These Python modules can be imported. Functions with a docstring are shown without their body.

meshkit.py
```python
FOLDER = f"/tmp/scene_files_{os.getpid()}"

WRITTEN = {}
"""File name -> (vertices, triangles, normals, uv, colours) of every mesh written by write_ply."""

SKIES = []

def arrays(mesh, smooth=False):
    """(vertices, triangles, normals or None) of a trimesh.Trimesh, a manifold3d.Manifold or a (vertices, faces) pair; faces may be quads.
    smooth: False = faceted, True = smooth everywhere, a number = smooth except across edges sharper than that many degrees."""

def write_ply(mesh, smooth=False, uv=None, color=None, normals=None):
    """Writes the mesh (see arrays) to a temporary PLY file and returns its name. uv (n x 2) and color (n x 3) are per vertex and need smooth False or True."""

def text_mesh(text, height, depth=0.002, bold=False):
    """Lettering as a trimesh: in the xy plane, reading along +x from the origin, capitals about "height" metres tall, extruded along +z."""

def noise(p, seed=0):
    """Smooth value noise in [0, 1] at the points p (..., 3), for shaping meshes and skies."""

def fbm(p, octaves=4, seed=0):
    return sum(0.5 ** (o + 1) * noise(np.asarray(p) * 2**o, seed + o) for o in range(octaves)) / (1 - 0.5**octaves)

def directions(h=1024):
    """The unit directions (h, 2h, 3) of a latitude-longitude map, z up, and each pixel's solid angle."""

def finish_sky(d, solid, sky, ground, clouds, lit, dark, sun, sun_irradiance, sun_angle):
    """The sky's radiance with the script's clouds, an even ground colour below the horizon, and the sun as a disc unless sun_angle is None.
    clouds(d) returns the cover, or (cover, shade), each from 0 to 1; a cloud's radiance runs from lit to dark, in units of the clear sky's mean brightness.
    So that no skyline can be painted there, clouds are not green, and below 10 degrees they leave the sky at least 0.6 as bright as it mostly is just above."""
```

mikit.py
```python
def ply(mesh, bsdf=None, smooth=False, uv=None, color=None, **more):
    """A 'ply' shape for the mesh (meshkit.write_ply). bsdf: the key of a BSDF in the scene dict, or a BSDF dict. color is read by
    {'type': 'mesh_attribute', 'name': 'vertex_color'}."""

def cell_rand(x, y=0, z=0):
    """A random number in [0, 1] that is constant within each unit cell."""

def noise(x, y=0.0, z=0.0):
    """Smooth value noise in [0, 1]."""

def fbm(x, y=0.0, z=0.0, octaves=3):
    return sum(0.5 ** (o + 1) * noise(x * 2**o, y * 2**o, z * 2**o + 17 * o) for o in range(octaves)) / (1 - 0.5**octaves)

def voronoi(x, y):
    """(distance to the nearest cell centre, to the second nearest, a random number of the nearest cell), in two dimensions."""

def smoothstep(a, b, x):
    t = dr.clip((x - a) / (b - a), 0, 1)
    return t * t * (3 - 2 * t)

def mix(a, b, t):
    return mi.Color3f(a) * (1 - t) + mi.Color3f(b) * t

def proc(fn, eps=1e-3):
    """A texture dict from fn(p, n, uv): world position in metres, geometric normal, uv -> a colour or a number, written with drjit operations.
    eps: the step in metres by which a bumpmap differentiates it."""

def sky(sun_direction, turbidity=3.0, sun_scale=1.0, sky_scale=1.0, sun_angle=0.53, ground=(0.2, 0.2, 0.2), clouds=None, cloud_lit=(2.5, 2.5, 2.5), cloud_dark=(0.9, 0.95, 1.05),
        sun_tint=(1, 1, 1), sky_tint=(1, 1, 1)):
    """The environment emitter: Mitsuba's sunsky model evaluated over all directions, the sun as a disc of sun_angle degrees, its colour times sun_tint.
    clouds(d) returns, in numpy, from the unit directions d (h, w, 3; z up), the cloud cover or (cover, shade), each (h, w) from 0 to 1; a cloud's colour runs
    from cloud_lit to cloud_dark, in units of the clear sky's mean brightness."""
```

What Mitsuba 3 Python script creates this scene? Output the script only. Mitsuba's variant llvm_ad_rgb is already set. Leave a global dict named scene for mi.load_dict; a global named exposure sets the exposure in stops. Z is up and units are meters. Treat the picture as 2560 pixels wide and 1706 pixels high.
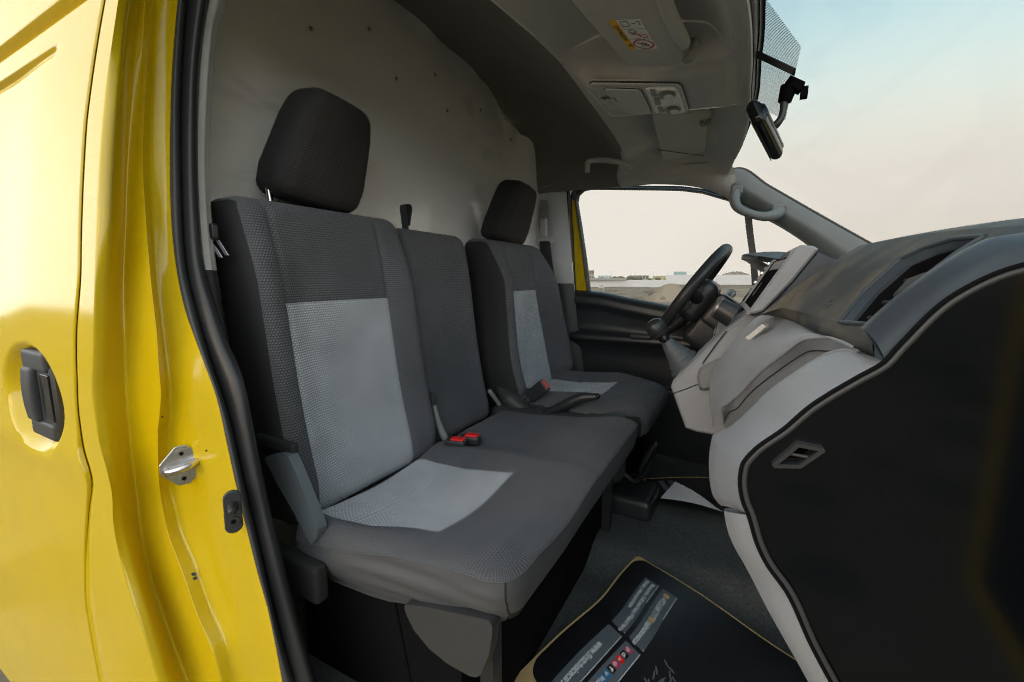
"""A yellow panel van seen through its open passenger door, in an empty lot of sand at dusk. x = forward, y = to the driver's side, z = up, metres, ground at z = 0."""
import math
import numpy as np, trimesh, shapely, mitsuba as mi, drjit as dr
import mikit, meshkit
from scipy.interpolate import PchipInterpolator
from mikit import proc, noise, fbm, smoothstep, mix

T = mi.ScalarTransform4f
rng = np.random.default_rng(7)
scene, labels = {'type': 'scene'}, {}

# ------------------------------------------------------------------ camera, sky, exposure
yaw, pitch = math.radians(28.5), math.radians(8.2)
look = np.array([-math.sin(yaw) * math.cos(pitch), math.cos(yaw) * math.cos(pitch), -math.sin(pitch)])
eye = np.array([0.0, -1.25, 1.44])
scene['camera'] = {'type': 'perspective', 'fov': 99.27, 'fov_axis': 'x', 'near_clip': 0.02, 'far_clip': 6000.0,
                   'to_world': T().look_at(origin=eye.tolist(), target=(eye + look).tolist(), up=[0, 0, 1])}


def dusk(d):
    """Even dusk haze, brightest on the side where the sun has set (behind the photographer), tan along the opposite skyline, clear blue showing through higher up."""
    e = np.degrees(np.arcsin(np.clip(d[..., 2], -1, 1)))
    s = lambda a, b, x: (lambda t: t * t * (3 - 2 * t))(np.clip((x - a) / (b - a), 0, 1))
    n = meshkit.fbm(d * np.array([2.2, 2.2, 6.0]) + 3.1, 4) - 0.5
    h = np.hypot(d[..., 0], d[..., 1]) + 1e-9
    away = 0.5 - 0.5 * (d[..., 0] * -0.3 + d[..., 1] * -0.954) / h  # 0 towards the sunset, 1 away from it
    cover = 1.0 - 0.96 * s(9, 27, e + 3.5 * n) * (0.45 + 0.55 * s(0.2, 0.8, away))
    low = 1 - s(-1.5, 8.5, e + 2.5 * n)
    shade = s(0.12, 0.75, away) * (0.87 + 0.13 * low * s(0.85, 1.0, 0.93 + 0.35 * d[..., 0]))
    return cover, shade


scene['sky'] = mikit.sky((-0.30, -0.94, 0.10), turbidity=4, sun_scale=0.02, sky_scale=0.45, sun_angle=20, ground=(0.3, 0.27, 0.23), clouds=dusk,
                         cloud_lit=(3.7, 3.8, 3.75), cloud_dark=(0.93, 0.83, 0.69), sky_tint=(0.92, 1.0, 0.95))
exposure = 5.25

# ------------------------------------------------------------------ materials


def plastic(key, col, rough=0.4, bump=0.0, freq=900.0, var=0.08, spec=0.5):
    """Moulded plastic, rubber or paint: a little uneven in tone, with a fine grain where bump > 0."""
    c = np.array(col, float)

    def tone(p, n, uv):
        k = 1 + var * (fbm(p.x * 9, p.y * 9, p.z * 9) - 0.5) * 2
        k = k * (1 + 0.5 * var * (noise(p.x * 260, p.y * 260, p.z * 260) - 0.5))
        return mi.Color3f(*[float(v) for v in c]) * k
    b = {'type': 'principled', 'base_color': proc(tone), 'roughness': rough, 'specular': spec}
    if bump:
        b = {'type': 'bumpmap', 'arbitrary': proc(lambda p, n, uv: bump * noise(p.x * freq, p.y * freq, p.z * freq), eps=4e-4), 'bsdf': b, 'scale': 1.0}
    scene[key] = {'type': 'twosided', 'bsdf': b}


def weave(key, dark, light, period=0.0067, low=0.25):
    """Woven seat cloth from uv in metres: offset rows of short raised threads with dark gaps."""
    def cloth(p, n, uv):
        v = uv.y / (period * 0.80)
        u = uv.x / period + 0.5 * (dr.floor(v) - 2 * dr.floor(dr.floor(v) / 2))
        fu, fv = u - dr.floor(u) - 0.5, v - dr.floor(v) - 0.5
        th = smoothstep(0.50, 0.26, dr.sqrt(dr.square(fu * 1.05) + dr.square(fv * 1.25)))
        k = 1 + 0.22 * (fbm(uv.x * 26, uv.y * 26, 3.0) - 0.5) + 0.20 * (fbm(p.x * 7, p.y * 7, p.z * 7) - 0.5) * 2
        return mix(mi.Color3f(*dark), mi.Color3f(*light), low + (1 - low) * th) * k
    def height(p, n, uv):
        v = uv.y / (period * 0.80)
        u = uv.x / period + 0.5 * (dr.floor(v) - 2 * dr.floor(dr.floor(v) / 2))
        fu, fv = u - dr.floor(u) - 0.5, v - dr.floor(v) - 0.5
        return 0.0011 * dr.cos(fu * 3.14159) * dr.cos(fv * 3.14159)
    scene[key] = {'type': 'twosided', 'bsdf': {'type': 'bumpmap', 'arbitrary': proc(height, eps=5e-4), 'scale': 1.0,
                  'bsdf': {'type': 'principled', 'base_color': proc(cloth), 'roughness': 0.85, 'specular': 0.25, 'sheen': 0.35}}}


def yellow(p, n, uv):
    k = 1 + 0.05 * (fbm(p.x * 5, p.y * 5, p.z * 5) - 0.5) * 2
    dust = 0.06 * smoothstep(0.45, 0.75, fbm(p.x * 14, p.y * 14, p.z * 6)) + 0.06 * smoothstep(1.1, 0.6, p.z)
    return mix(mi.Color3f(0.57, 0.405, 0.002), mi.Color3f(0.36, 0.28, 0.10), dust) * k


scene['paint_yellow'] = {'type': 'twosided', 'bsdf': {'type': 'bumpmap', 'scale': 1.0, 'arbitrary': proc(lambda p, n, uv: 5e-6 * noise(p.x * 210, p.y * 210, p.z * 210), eps=2e-3),
                         'bsdf': {'type': 'principled', 'base_color': proc(yellow), 'roughness': 0.13, 'specular': 0.38, 'clearcoat': 1.0, 'clearcoat_gloss': 0.98}}}


def board(p, n, uv):
    k = 1 + 0.06 * (fbm(p.x * 3, p.y * 3, p.z * 3) - 0.5) * 2
    scuff = 0.30 * smoothstep(0.62, 0.74, fbm(p.y * 8, p.z * 22, 1.0)) * smoothstep(0.5, 0.7, noise(p.y * 2.2, p.z * 2.2, 4.0))
    crack = smoothstep(0.0022, 0.0006, dr.abs(p.z - (2.20 + 0.42 * (p.y + 0.62)) + 0.012 * (noise(p.y * 30, 2.0) - 0.5))) * smoothstep(-0.80, -0.74, p.y) * smoothstep(-0.44, -0.49, p.y)
    return mix(mi.Color3f(0.84, 0.835, 0.80) * k * (1 - 0.4 * scuff), mi.Color3f(0.05), 0.85 * crack)


scene['white_board'] = {'type': 'twosided', 'bsdf': {'type': 'bumpmap', 'scale': 1.0, 'arbitrary': proc(lambda p, n, uv: 0.002 * noise(p.x * 6, p.y * 6, p.z * 6), eps=4e-3),
                        'bsdf': {'type': 'principled', 'base_color': proc(board), 'roughness': 0.13, 'specular': 0.6}}}
plastic('rubber_black', (0.022, 0.023, 0.025), 0.42, 3e-5, 700)
plastic('rubber_grey', (0.045, 0.047, 0.05), 0.5, 3e-5, 700)
plastic('trim_grey', (0.46, 0.465, 0.46), 0.55, 2.5e-5, 1100)
plastic('pillar_grey', (0.135, 0.155, 0.16), 0.5, 2.5e-5, 1100)
plastic('console_shell', (0.52, 0.515, 0.49), 0.55, 2e-5, 1000)
plastic('trim_dark', (0.035, 0.037, 0.04), 0.5, 3e-5, 900)
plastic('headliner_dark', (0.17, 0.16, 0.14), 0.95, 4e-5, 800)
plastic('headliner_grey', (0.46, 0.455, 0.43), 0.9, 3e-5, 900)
plastic('console_grey', (0.42, 0.415, 0.39), 0.5, 2e-5, 1000)
plastic('lamp_panel', (0.80, 0.79, 0.76), 0.45)
plastic('button_grey', (0.22, 0.22, 0.21), 0.45)
plastic('dash_grey', (0.255, 0.265, 0.285), 0.46, 2e-5, 1100)
plastic('dash_grey_dark', (0.17, 0.172, 0.178), 0.5, 2e-5, 1100)
plastic('black_plastic', (0.022, 0.024, 0.027), 0.36, 2.5e-5, 900)
plastic('blue_black', (0.042, 0.052, 0.064), 0.42, 2.5e-5, 900)
plastic('gloss_black', (0.006, 0.0062, 0.007), 0.13, 0, var=0.3)
plastic('end_black', (0.0018, 0.0027, 0.0042), 0.08, 0, var=0.3, spec=0.32)
plastic('side_plastic', (0.10, 0.115, 0.128), 0.38, 2e-5, 900)
plastic('base_plastic', (0.036, 0.038, 0.041), 0.45, 3e-5, 900)
plastic('belt_strap', (0.03, 0.031, 0.033), 0.8)
plastic('cloth_black', (0.016, 0.016, 0.017), 0.8, 5e-5, 900)
plastic('skirt_vinyl', (0.075, 0.078, 0.086), 0.6, 3e-5, 700)
plastic('lever_grey', (0.24, 0.26, 0.25), 0.5)
plastic('buckle_red', (0.75, 0.015, 0.02), 0.35)
plastic('red_dim', (0.5, 0.03, 0.02), 0.4)
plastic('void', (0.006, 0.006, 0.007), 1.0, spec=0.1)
plastic('paper_white', (0.86, 0.86, 0.9), 0.7)
plastic('print_white', (0.7, 0.76, 0.8), 0.6)
plastic('print_slate', (0.10, 0.13, 0.16), 0.5)
plastic('mat_gold', (0.58, 0.42, 0.2), 0.6)
plastic('mat_black', (0.012, 0.012, 0.015), 0.33, 2e-5, 90, var=0.4)
plastic('label_white', (0.74, 0.76, 0.72), 0.5)
plastic('label_yellow', (0.78, 0.42, 0.01), 0.5)
plastic('label_red', (0.45, 0.06, 0.07), 0.5)
plastic('label_ink', (0.03, 0.03, 0.03), 0.5)
plastic('icon_blue', (0.03, 0.16, 0.34), 0.5)
plastic('icon_pink', (0.5, 0.05, 0.12), 0.5)
plastic('leather', (0.08, 0.095, 0.11), 0.5, 1.2e-4, 160)
plastic('screen', (0.006, 0.006, 0.007), 1.0, spec=0.02)
plastic('cup_yellow', (0.70, 0.46, 0.006), 0.28)


def dusty(p, n, uv):
    d = smoothstep(0.3, 0.75, fbm(p.x * 14, p.y * 14, p.z * 14)) * (0.35 + 0.65 * smoothstep(0.32, 0.05, p.x)) * (0.8 + 0.6 * (noise(p.x * 500, p.y * 500, p.z * 500) - 0.5))
    return mix(mi.Color3f(0.038, 0.042, 0.044), mi.Color3f(0.20, 0.165, 0.115), 0.62 * d)


scene['dash_pad'] = {'type': 'twosided', 'bsdf': {'type': 'bumpmap', 'scale': 1.0, 'arbitrary': proc(lambda p, n, uv: 6e-5 * noise(p.x * 800, p.y * 800, p.z * 800), eps=4e-4),
                     'bsdf': {'type': 'principled', 'base_color': proc(dusty), 'roughness': 0.55, 'specular': 0.5}}}


def carpet(p, n, uv):
    g = noise(p.x * 330, p.y * 330, p.z * 100)
    d = smoothstep(0.4, 0.8, fbm(p.x * 6, p.y * 6, 2.0))
    return mix(mi.Color3f(0.07, 0.08, 0.084), mi.Color3f(0.115, 0.12, 0.118), 0.5 * d) * (0.65 + 0.7 * g)


scene['floor_vinyl'] = {'type': 'twosided', 'bsdf': {'type': 'bumpmap', 'scale': 1.0, 'arbitrary': proc(lambda p, n, uv: 3e-4 * noise(p.x * 280, p.y * 280, p.z * 280), eps=6e-4),
                        'bsdf': {'type': 'principled', 'base_color': proc(carpet), 'roughness': 0.55, 'specular': 0.45}}}
weave('cloth_dark', (0.032, 0.033, 0.036), (0.155, 0.16, 0.176))
weave('cloth_light', (0.19, 0.20, 0.22), (0.52, 0.545, 0.59))
weave('cloth_head', (0.012, 0.0115, 0.011), (0.068, 0.062, 0.059))
scene['chrome'] = {'type': 'twosided', 'bsdf': {'type': 'roughconductor', 'material': 'Cr', 'alpha': 0.08}}
scene['zinc'] = {'type': 'twosided', 'bsdf': {'type': 'principled', 'base_color': proc(lambda p, n, uv: mi.Color3f(0.50, 0.50, 0.49) * (0.75 + 0.5 * fbm(p.x * 90, p.y * 90, p.z * 90))), 'metallic': 0.9, 'roughness': 0.33}}
scene['clear_glass'] = {'type': 'thindielectric', 'int_ior': 1.12}
scene['window_glass'] = {'type': 'thindielectric', 'int_ior': 1.25}


def desert(p, n, uv):
    a = fbm(p.x * 0.35, p.y * 0.35, 0.0, octaves=5)
    b = fbm(p.x * 0.05, p.y * 0.05, 5.0, octaves=3)
    stone = smoothstep(0.70, 0.80, noise(p.x * 2.3, p.y * 2.3, 9.0)) + 0.8 * smoothstep(0.55, 0.75, fbm(p.x * 0.8, p.y * 0.25, 4.0))
    return mix(mi.Color3f(0.205, 0.17, 0.125), mi.Color3f(0.33, 0.285, 0.225), dr.clip(a * 0.7 + b * 0.5 - 0.1, 0, 1)) * (1 - 0.35 * stone)


scene['sand'] = {'type': 'twosided', 'bsdf': {'type': 'diffuse', 'reflectance': proc(desert)}}
plastic('concrete_pale', (0.50, 0.50, 0.50), 0.8)
plastic('glass_teal', (0.20, 0.33, 0.34), 0.4)
plastic('far_grey', (0.30, 0.29, 0.27), 0.8)
plastic('scrub', (0.12, 0.12, 0.08), 0.9)
plastic('far_yellow', (0.5, 0.36, 0.1), 0.8)

# ------------------------------------------------------------------ mesh helpers


def put(key, mesh, mat, smooth=35, uv=None):
    n = 1
    base = key
    while key in scene:
        key = f'{base}_{n:03d}'
        n += 1
    scene[key] = mikit.ply(mesh, mat, smooth=smooth, uv=uv)
    return key


def tag(key, label, category=None, group=None, kind=None):
    labels[key] = {k: v for k, v in (('label', label), ('category', category), ('group', group), ('kind', kind)) if v}


def resample(p, n, axis=None, at=None):
    p = np.asarray(p, float)
    t = np.r_[0, np.cumsum(np.linalg.norm(np.diff(p, axis=0), axis=1))] if axis is None else p[:, axis]
    if t[-1] < t[0]:
        p, t = p[::-1], t[::-1]
    keep = np.r_[True, np.diff(t) > 1e-7]
    p, t = p[keep], t[keep]
    at = np.linspace(t[0], t[-1], n) if at is None else at
    q = PchipInterpolator(t, p, extrapolate=False)(np.clip(at, t[0], t[-1]))
    if axis is not None:  # beyond the ends go on straight
        for sel, i, j in ((at < t[0], 0, 1), (at > t[-1], -1, -2)):
            if sel.any():
                q[sel] = p[i] + (at[sel] - t[i])[:, None] * (p[j] - p[i]) / (t[j] - t[i])
    return q


def grid(rows, close_u=False):
    """A sheet from rows of points (m, n, 3): (vertices, quads), uv as arc length in metres."""
    g = np.asarray(rows, float)
    m, n = g.shape[:2]
    i = np.arange(m * n).reshape(m, n)
    f = np.stack([i[:-1, :-1], i[:-1, 1:], i[1:, 1:], i[1:, :-1]], -1).reshape(-1, 4)
    if close_u:
        f = np.vstack([f, np.stack([i[:-1, -1], i[:-1, 0], i[1:, 0], i[1:, -1]], -1)])
    u = np.concatenate([np.zeros((m, 1)), np.cumsum(np.linalg.norm(np.diff(g, axis=1), axis=2), axis=1)], 1)
    v = np.concatenate([np.zeros((1, n)), np.cumsum(np.linalg.norm(np.diff(g, axis=0), axis=2), axis=0)], 0)
    return (g.reshape(-1, 3), f), np.stack([u, v], -1).reshape(-1, 2)


def loft(rails, n=48, sub=6, axis=None, at=None, straight=False):
    rs = np.array([resample(r, n, axis, at) for r in rails])
    k = np.arange(len(rs))
    kk = np.linspace(0, len(rs) - 1, (len(rs) - 1) * sub + 1)
    if straight or len(rs) < 3:
        out = np.stack([rs[min(int(x), len(rs) - 2)] * (1 - (x - min(int(x), len(rs) - 2))) + rs[min(int(x), len(rs) - 2) + 1] * (x - min(int(x), len(rs) - 2)) for x in kk])
    else:
        out = PchipInterpolator(k, rs)(kk)
    return out


def tri(mesh):
    v, f = np.asarray(mesh[0], float), np.asarray(mesh[1], int)
    if f.shape[1] == 4:
        f = np.vstack([f[:, [0, 1, 2]], f[:, [0, 2, 3]]])
    return trimesh.Trimesh(v, f, process=False)


def cat(*ms):
    return trimesh.util.concatenate([tri(m) if isinstance(m, tuple) else m for m in ms])


def lines(h, r, k, mid, breaks=()):
    """Grid lines from -h to h: k in each rounded rim of width r, about mid between, with lines exactly at breaks."""
    a = np.r_[-h + r * (1 - np.cos(np.linspace(0, np.pi / 2, k + 1)) ** 1.0), np.linspace(-h + r, h - r, mid + 2)[1:-1], h - r * (1 - np.cos(np.linspace(0, np.pi / 2, k + 1)))[::-1]]
    for b in breaks:
        i = np.argmin(np.abs(a - b))
        a[i] = b
    return np.unique(np.round(a, 6))


def rbox(size, r, k=5, mid=(6, 6, 6), breaks=((), (), ())):
    """A box with rounded edges as six grids. Returns points before and after rounding, quads, uv in metres, face number (0..5: -x +x -y +y -z +z) of each quad."""
    h = np.array(size, float) / 2
    r = min(r, h.min() * 0.999)
    L = [lines(h[a], r, k, mid[a], breaks[a]) for a in range(3)]
    P, Fq, UV, ID = [], [], [], []
    o = 0
    for a in range(3):
        b, c = (a + 1) % 3, (a + 2) % 3
        for s in (-1, 1):
            B, Cc = np.meshgrid(L[b], L[c], indexing='ij')
            p = np.zeros(B.shape + (3,))
            p[..., a], p[..., b], p[..., c] = s * h[a], B, Cc
            m, n = B.shape
            i = np.arange(m * n).reshape(m, n) + o
            q = np.stack([i[:-1, :-1], i[1:, :-1], i[1:, 1:], i[:-1, 1:]], -1).reshape(-1, 4)
            Fq.append(q if s > 0 else q[:, ::-1])
            P.append(p.reshape(-1, 3))
            UV.append(np.stack([B.ravel(), Cc.ravel()] if b < c else [Cc.ravel(), B.ravel()], -1))
            ID += [2 * a + (s > 0)] * len(q)
            o += m * n
    p = np.vstack(P)
    inner = np.clip(p, -(h - r), h - r)
    d = p - inner
    out = inner + r * d / np.maximum(np.linalg.norm(d, axis=1, keepdims=True), 1e-9)
    return p / h, out, np.vstack(Fq), np.vstack(UV), np.array(ID)


def split_normals(v, f):
    key = np.round(v * 20000).astype(np.int64)
    _, inv = np.unique(key, axis=0, return_inverse=True)
    inv = inv.ravel()
    t = np.vstack([f[:, [0, 1, 2]], f[:, [0, 2, 3]]])
    fn = np.cross(v[t[:, 1]] - v[t[:, 0]], v[t[:, 2]] - v[t[:, 0]])
    acc = np.zeros((inv.max() + 1, 3))
    for k in range(3):
        np.add.at(acc, inv[t[:, k]], fn)
    n = acc[inv]
    return n / np.maximum(np.linalg.norm(n, axis=1, keepdims=True), 1e-12)


def put_split(v, f, uv, which, n=None):
    """One entry per (key, material): the quads f[mask] of one smooth body, so that the pieces meet without a crease."""
    n = split_normals(v, f) if n is None else n
    made = []
    for key, mat, mask in which:
        q = f[mask]
        if not len(q):
            continue
        used, inv = np.unique(q, return_inverse=True)
        q = inv.reshape(q.shape)
        t = np.vstack([q[:, [0, 1, 2]], q[:, [0, 2, 3]]])
        path = meshkit.write_ply((v[used], t), False, uv[used], None, normals=n[used])
        base, k = key, 1
        while key in scene:
            key = f'{base}_{k:03d}'
            k += 1
        scene[key] = {'type': 'ply', 'filename': path, 'face_normals': False, 'bsdf': {'type': 'ref', 'id': mat}}
        made.append(key)
    return made


def soft_box(key, size, r, mat, at=(0, 0, 0), warp=None, k=4, mid=(3, 3, 3), M=None):
    q, v, f, uv, _ = rbox(size, r, k, mid)
    if warp is not None:
        v = warp(q, v)
    if M is not None:
        v = v @ np.asarray(M).T
    v = v + np.asarray(at)
    return put_split(v, f, uv, [(key, mat, np.ones(len(f), bool))])[0]


def tube(path, r, sides=12, n=None, caps=True, smooth_path=True):
    p = np.asarray(path, float)
    if n:
        p = resample(p, n)
    r = np.interp(np.linspace(0, 1, len(p)), np.linspace(0, 1, len(np.atleast_1d(r))), np.atleast_1d(r)) if np.ndim(r) else np.full(len(p), r)
    t = np.gradient(p, axis=0)
    t /= np.linalg.norm(t, axis=1, keepdims=True)
    u = np.cross(t[0], [0.3, 0.2, 0.9])
    rows = []
    for i in range(len(p)):
        u = u - t[i] * (u @ t[i])
        u /= np.linalg.norm(u)
        w = np.cross(t[i], u)
        a = np.linspace(0, 2 * np.pi, sides, endpoint=False)
        rows.append(p[i] + r[i] * (np.cos(a)[:, None] * u + np.sin(a)[:, None] * w))
    (v, f), _ = grid(rows, True)
    m = tri((v, f))
    if caps:
        k = len(v)
        v2 = np.vstack([v, p[0], p[-1]])
        e = (len(p) - 1) * sides
        extra = [[k, (j + 1) % sides, j] for j in range(sides)] + [[k + 1, e + j, e + (j + 1) % sides] for j in range(sides)]
        m = trimesh.Trimesh(v2, np.vstack([m.faces, extra]), process=False)
    return m


def plate(outline, thick, up=None, bevel=0.0015, frame=None):
    """A flat plate with a small chamfer from 3-D corners lying about in one plane; it grows by thick along the normal that faces up."""
    p = np.asarray(outline, float)
    c = p.mean(0)
    _, _, vt = np.linalg.svd(p - c)
    n = vt[2]
    if up is not None and n @ np.asarray(up, float) < 0:
        n = -n
    e1 = vt[0]
    e2 = np.cross(n, e1)
    poly = shapely.Polygon(np.stack([(p - c) @ e1, (p - c) @ e2], -1)).buffer(0)
    m = [trimesh.creation.extrude_polygon(poly, max(thick - bevel, 1e-4), engine='earcut')]
    small = poly.buffer(-bevel)
    if bevel > 0 and small.geom_type == 'Polygon' and not small.is_empty:
        m = [chamfered(poly, thick, bevel)]
    mesh = m[0]
    mesh.apply_transform(np.vstack([np.column_stack([e1, e2, n, c]), [0, 0, 0, 1]]))
    return mesh


def ring(poly, n):
    x = np.array(poly.exterior.coords)[:-1]
    if shapely.LinearRing(x).is_ccw is False:
        x = x[::-1]
    return x


def chamfered(poly, thick, bevel):
    x = ring(poly, 0)
    d1 = x - np.roll(x, 1, 0)
    d2 = np.roll(x, -1, 0) - x
    d1, d2 = (d / np.maximum(np.linalg.norm(d, axis=1, keepdims=True), 1e-9) for d in (d1, d2))
    n1, n2 = np.stack([-d1[:, 1], d1[:, 0]], -1), np.stack([-d2[:, 1], d2[:, 0]], -1)
    b = n1 + n2
    b /= np.maximum((b * n1).sum(1, keepdims=True), 0.25) + 1e-9
    y = x + bevel * b / np.maximum(1, 1)
    top = shapely.Polygon(y)
    if not top.is_valid:
        return trimesh.creation.extrude_polygon(poly, thick, engine='earcut')
    k = len(x)
    V = np.vstack([np.c_[x, np.zeros(k)], np.c_[x, np.full(k, thick - bevel)], np.c_[y, np.full(k, thick)]])
    j = np.arange(k)
    jn = (j + 1) % k
    side = np.vstack([np.c_[j, jn, jn + k], np.c_[j, jn + k, j + k], np.c_[j + k, jn + k, jn + 2 * k], np.c_[j + k, jn + 2 * k, j + 2 * k]])
    tv, tf = trimesh.creation.triangulate_polygon(top, engine='earcut')
    if len(tv) != k:
        tv, tf = tv[:, :2], tf
        V = np.vstack([V, np.c_[tv, np.full(len(tv), thick)], np.c_[tv, np.zeros(len(tv))]])
        o = 3 * k
        f = np.vstack([side, tf + o, tf[:, ::-1] + o + len(tv)])
    else:
        idx = np.array([np.argmin(np.linalg.norm(y - q[:2], axis=1)) for q in tv])
        t = idx[tf]
        a = np.cross(np.c_[y[t[:, 1]] - y[t[:, 0]], np.zeros(len(t))], np.c_[y[t[:, 2]] - y[t[:, 0]], np.zeros(len(t))])[:, 2]
        t[a < 0] = t[a < 0][:, ::-1]
        f = np.vstack([side, t + 2 * k, t[:, ::-1]])
    return trimesh.Trimesh(V, f, process=False)


def prism_y(prof, y0, y1, bevel=0.003):
    """A solid with the (x, z) outline prof between y0 and y1, its edges chamfered on the y0 side."""
    poly = shapely.Polygon(np.asarray(prof, float)).buffer(0)
    m = chamfered(poly, abs(y1 - y0), bevel)
    v = np.array(m.vertices)
    w = np.stack([v[:, 0], y1 + (v[:, 2] * (y0 - y1) / abs(y1 - y0)), v[:, 1]], -1)
    f = m.faces if (y0 - y1) < 0 else m.faces[:, ::-1]
    return trimesh.Trimesh(w, f, process=False)


def frame_text(text, h, origin, e1, e2, depth=0.0006, bold=False):
    m = meshkit.text_mesh(text, h, depth, bold)
    e1 = np.asarray(e1, float) / np.linalg.norm(e1)
    e2 = np.asarray(e2, float)
    e2 = e2 - e1 * (e1 @ e2)
    e2 /= np.linalg.norm(e2)
    v = np.array(m.vertices)
    return trimesh.Trimesh(np.asarray(origin) + v[:, :1] * e1 + v[:, 1:2] * e2 + v[:, 2:] * np.cross(e1, e2), m.faces, process=False)


def box(x0, x1, y0, y1, z0, z1):
    return trimesh.creation.box(bounds=[[x0, y0, z0], [x1, y1, z1]])


def side_y(z):
    """The y of the van's outer skin on the open side at height z."""
    z = np.asarray(z, float)
    return -0.97 + 0.16 * np.maximum(0, z - 1.25) ** 1.5 + 0.05 * np.maximum(0, 1.0 - z) ** 2


def ss(a, b, x):
    t = np.clip((x - a) / (b - a), 0, 1)
    return t * t * (3 - 2 * t)


# ------------------------------------------------------------------ the van: open side
VAN = 'panel_van'
ZS = np.linspace(0.45, 2.02, 110)
gap = [(-1.124,-0.9626,0.6143),(-1.12,-0.9653,0.6937),(-1.115,-0.9676,0.7809),(-1.074,-0.9696,0.9139),(-1.026,-0.97,1.025),(-0.992,-0.97,1.095),(-1.01,-0.97,1.152),(-1.008,-0.97,1.204),(-0.9922,-0.9691,1.282),(-0.986,-0.9658,1.338),(-0.9614,-0.9541,1.464),(-0.9614,-0.9401,1.577),(-0.9617,-0.9257,1.675),(-0.9536,-0.9128,1.754),(-0.9446,-0.9015,1.818),(-0.9334,-0.8904,1.878)]
corner = [(-0.8393,-0.9671,0.7607),(-0.8716,-0.969,0.8595),(-0.9095,-0.9699,0.9483),(-0.9199,-0.97,1.026),(-0.9083,-0.97,1.088),(-0.9115,-0.97,1.11),(-0.9321,-0.97,1.178),(-0.9355,-0.97,1.234),(-0.914,-0.9655,1.343),(-0.9041,-0.9578,1.43),(-0.8994,-0.9462,1.531),(-0.8979,-0.9323,1.631),(-0.8932,-0.9178,1.724),(-0.8845,-0.9055,1.796),(-0.8768,-0.8937,1.861)]
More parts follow.
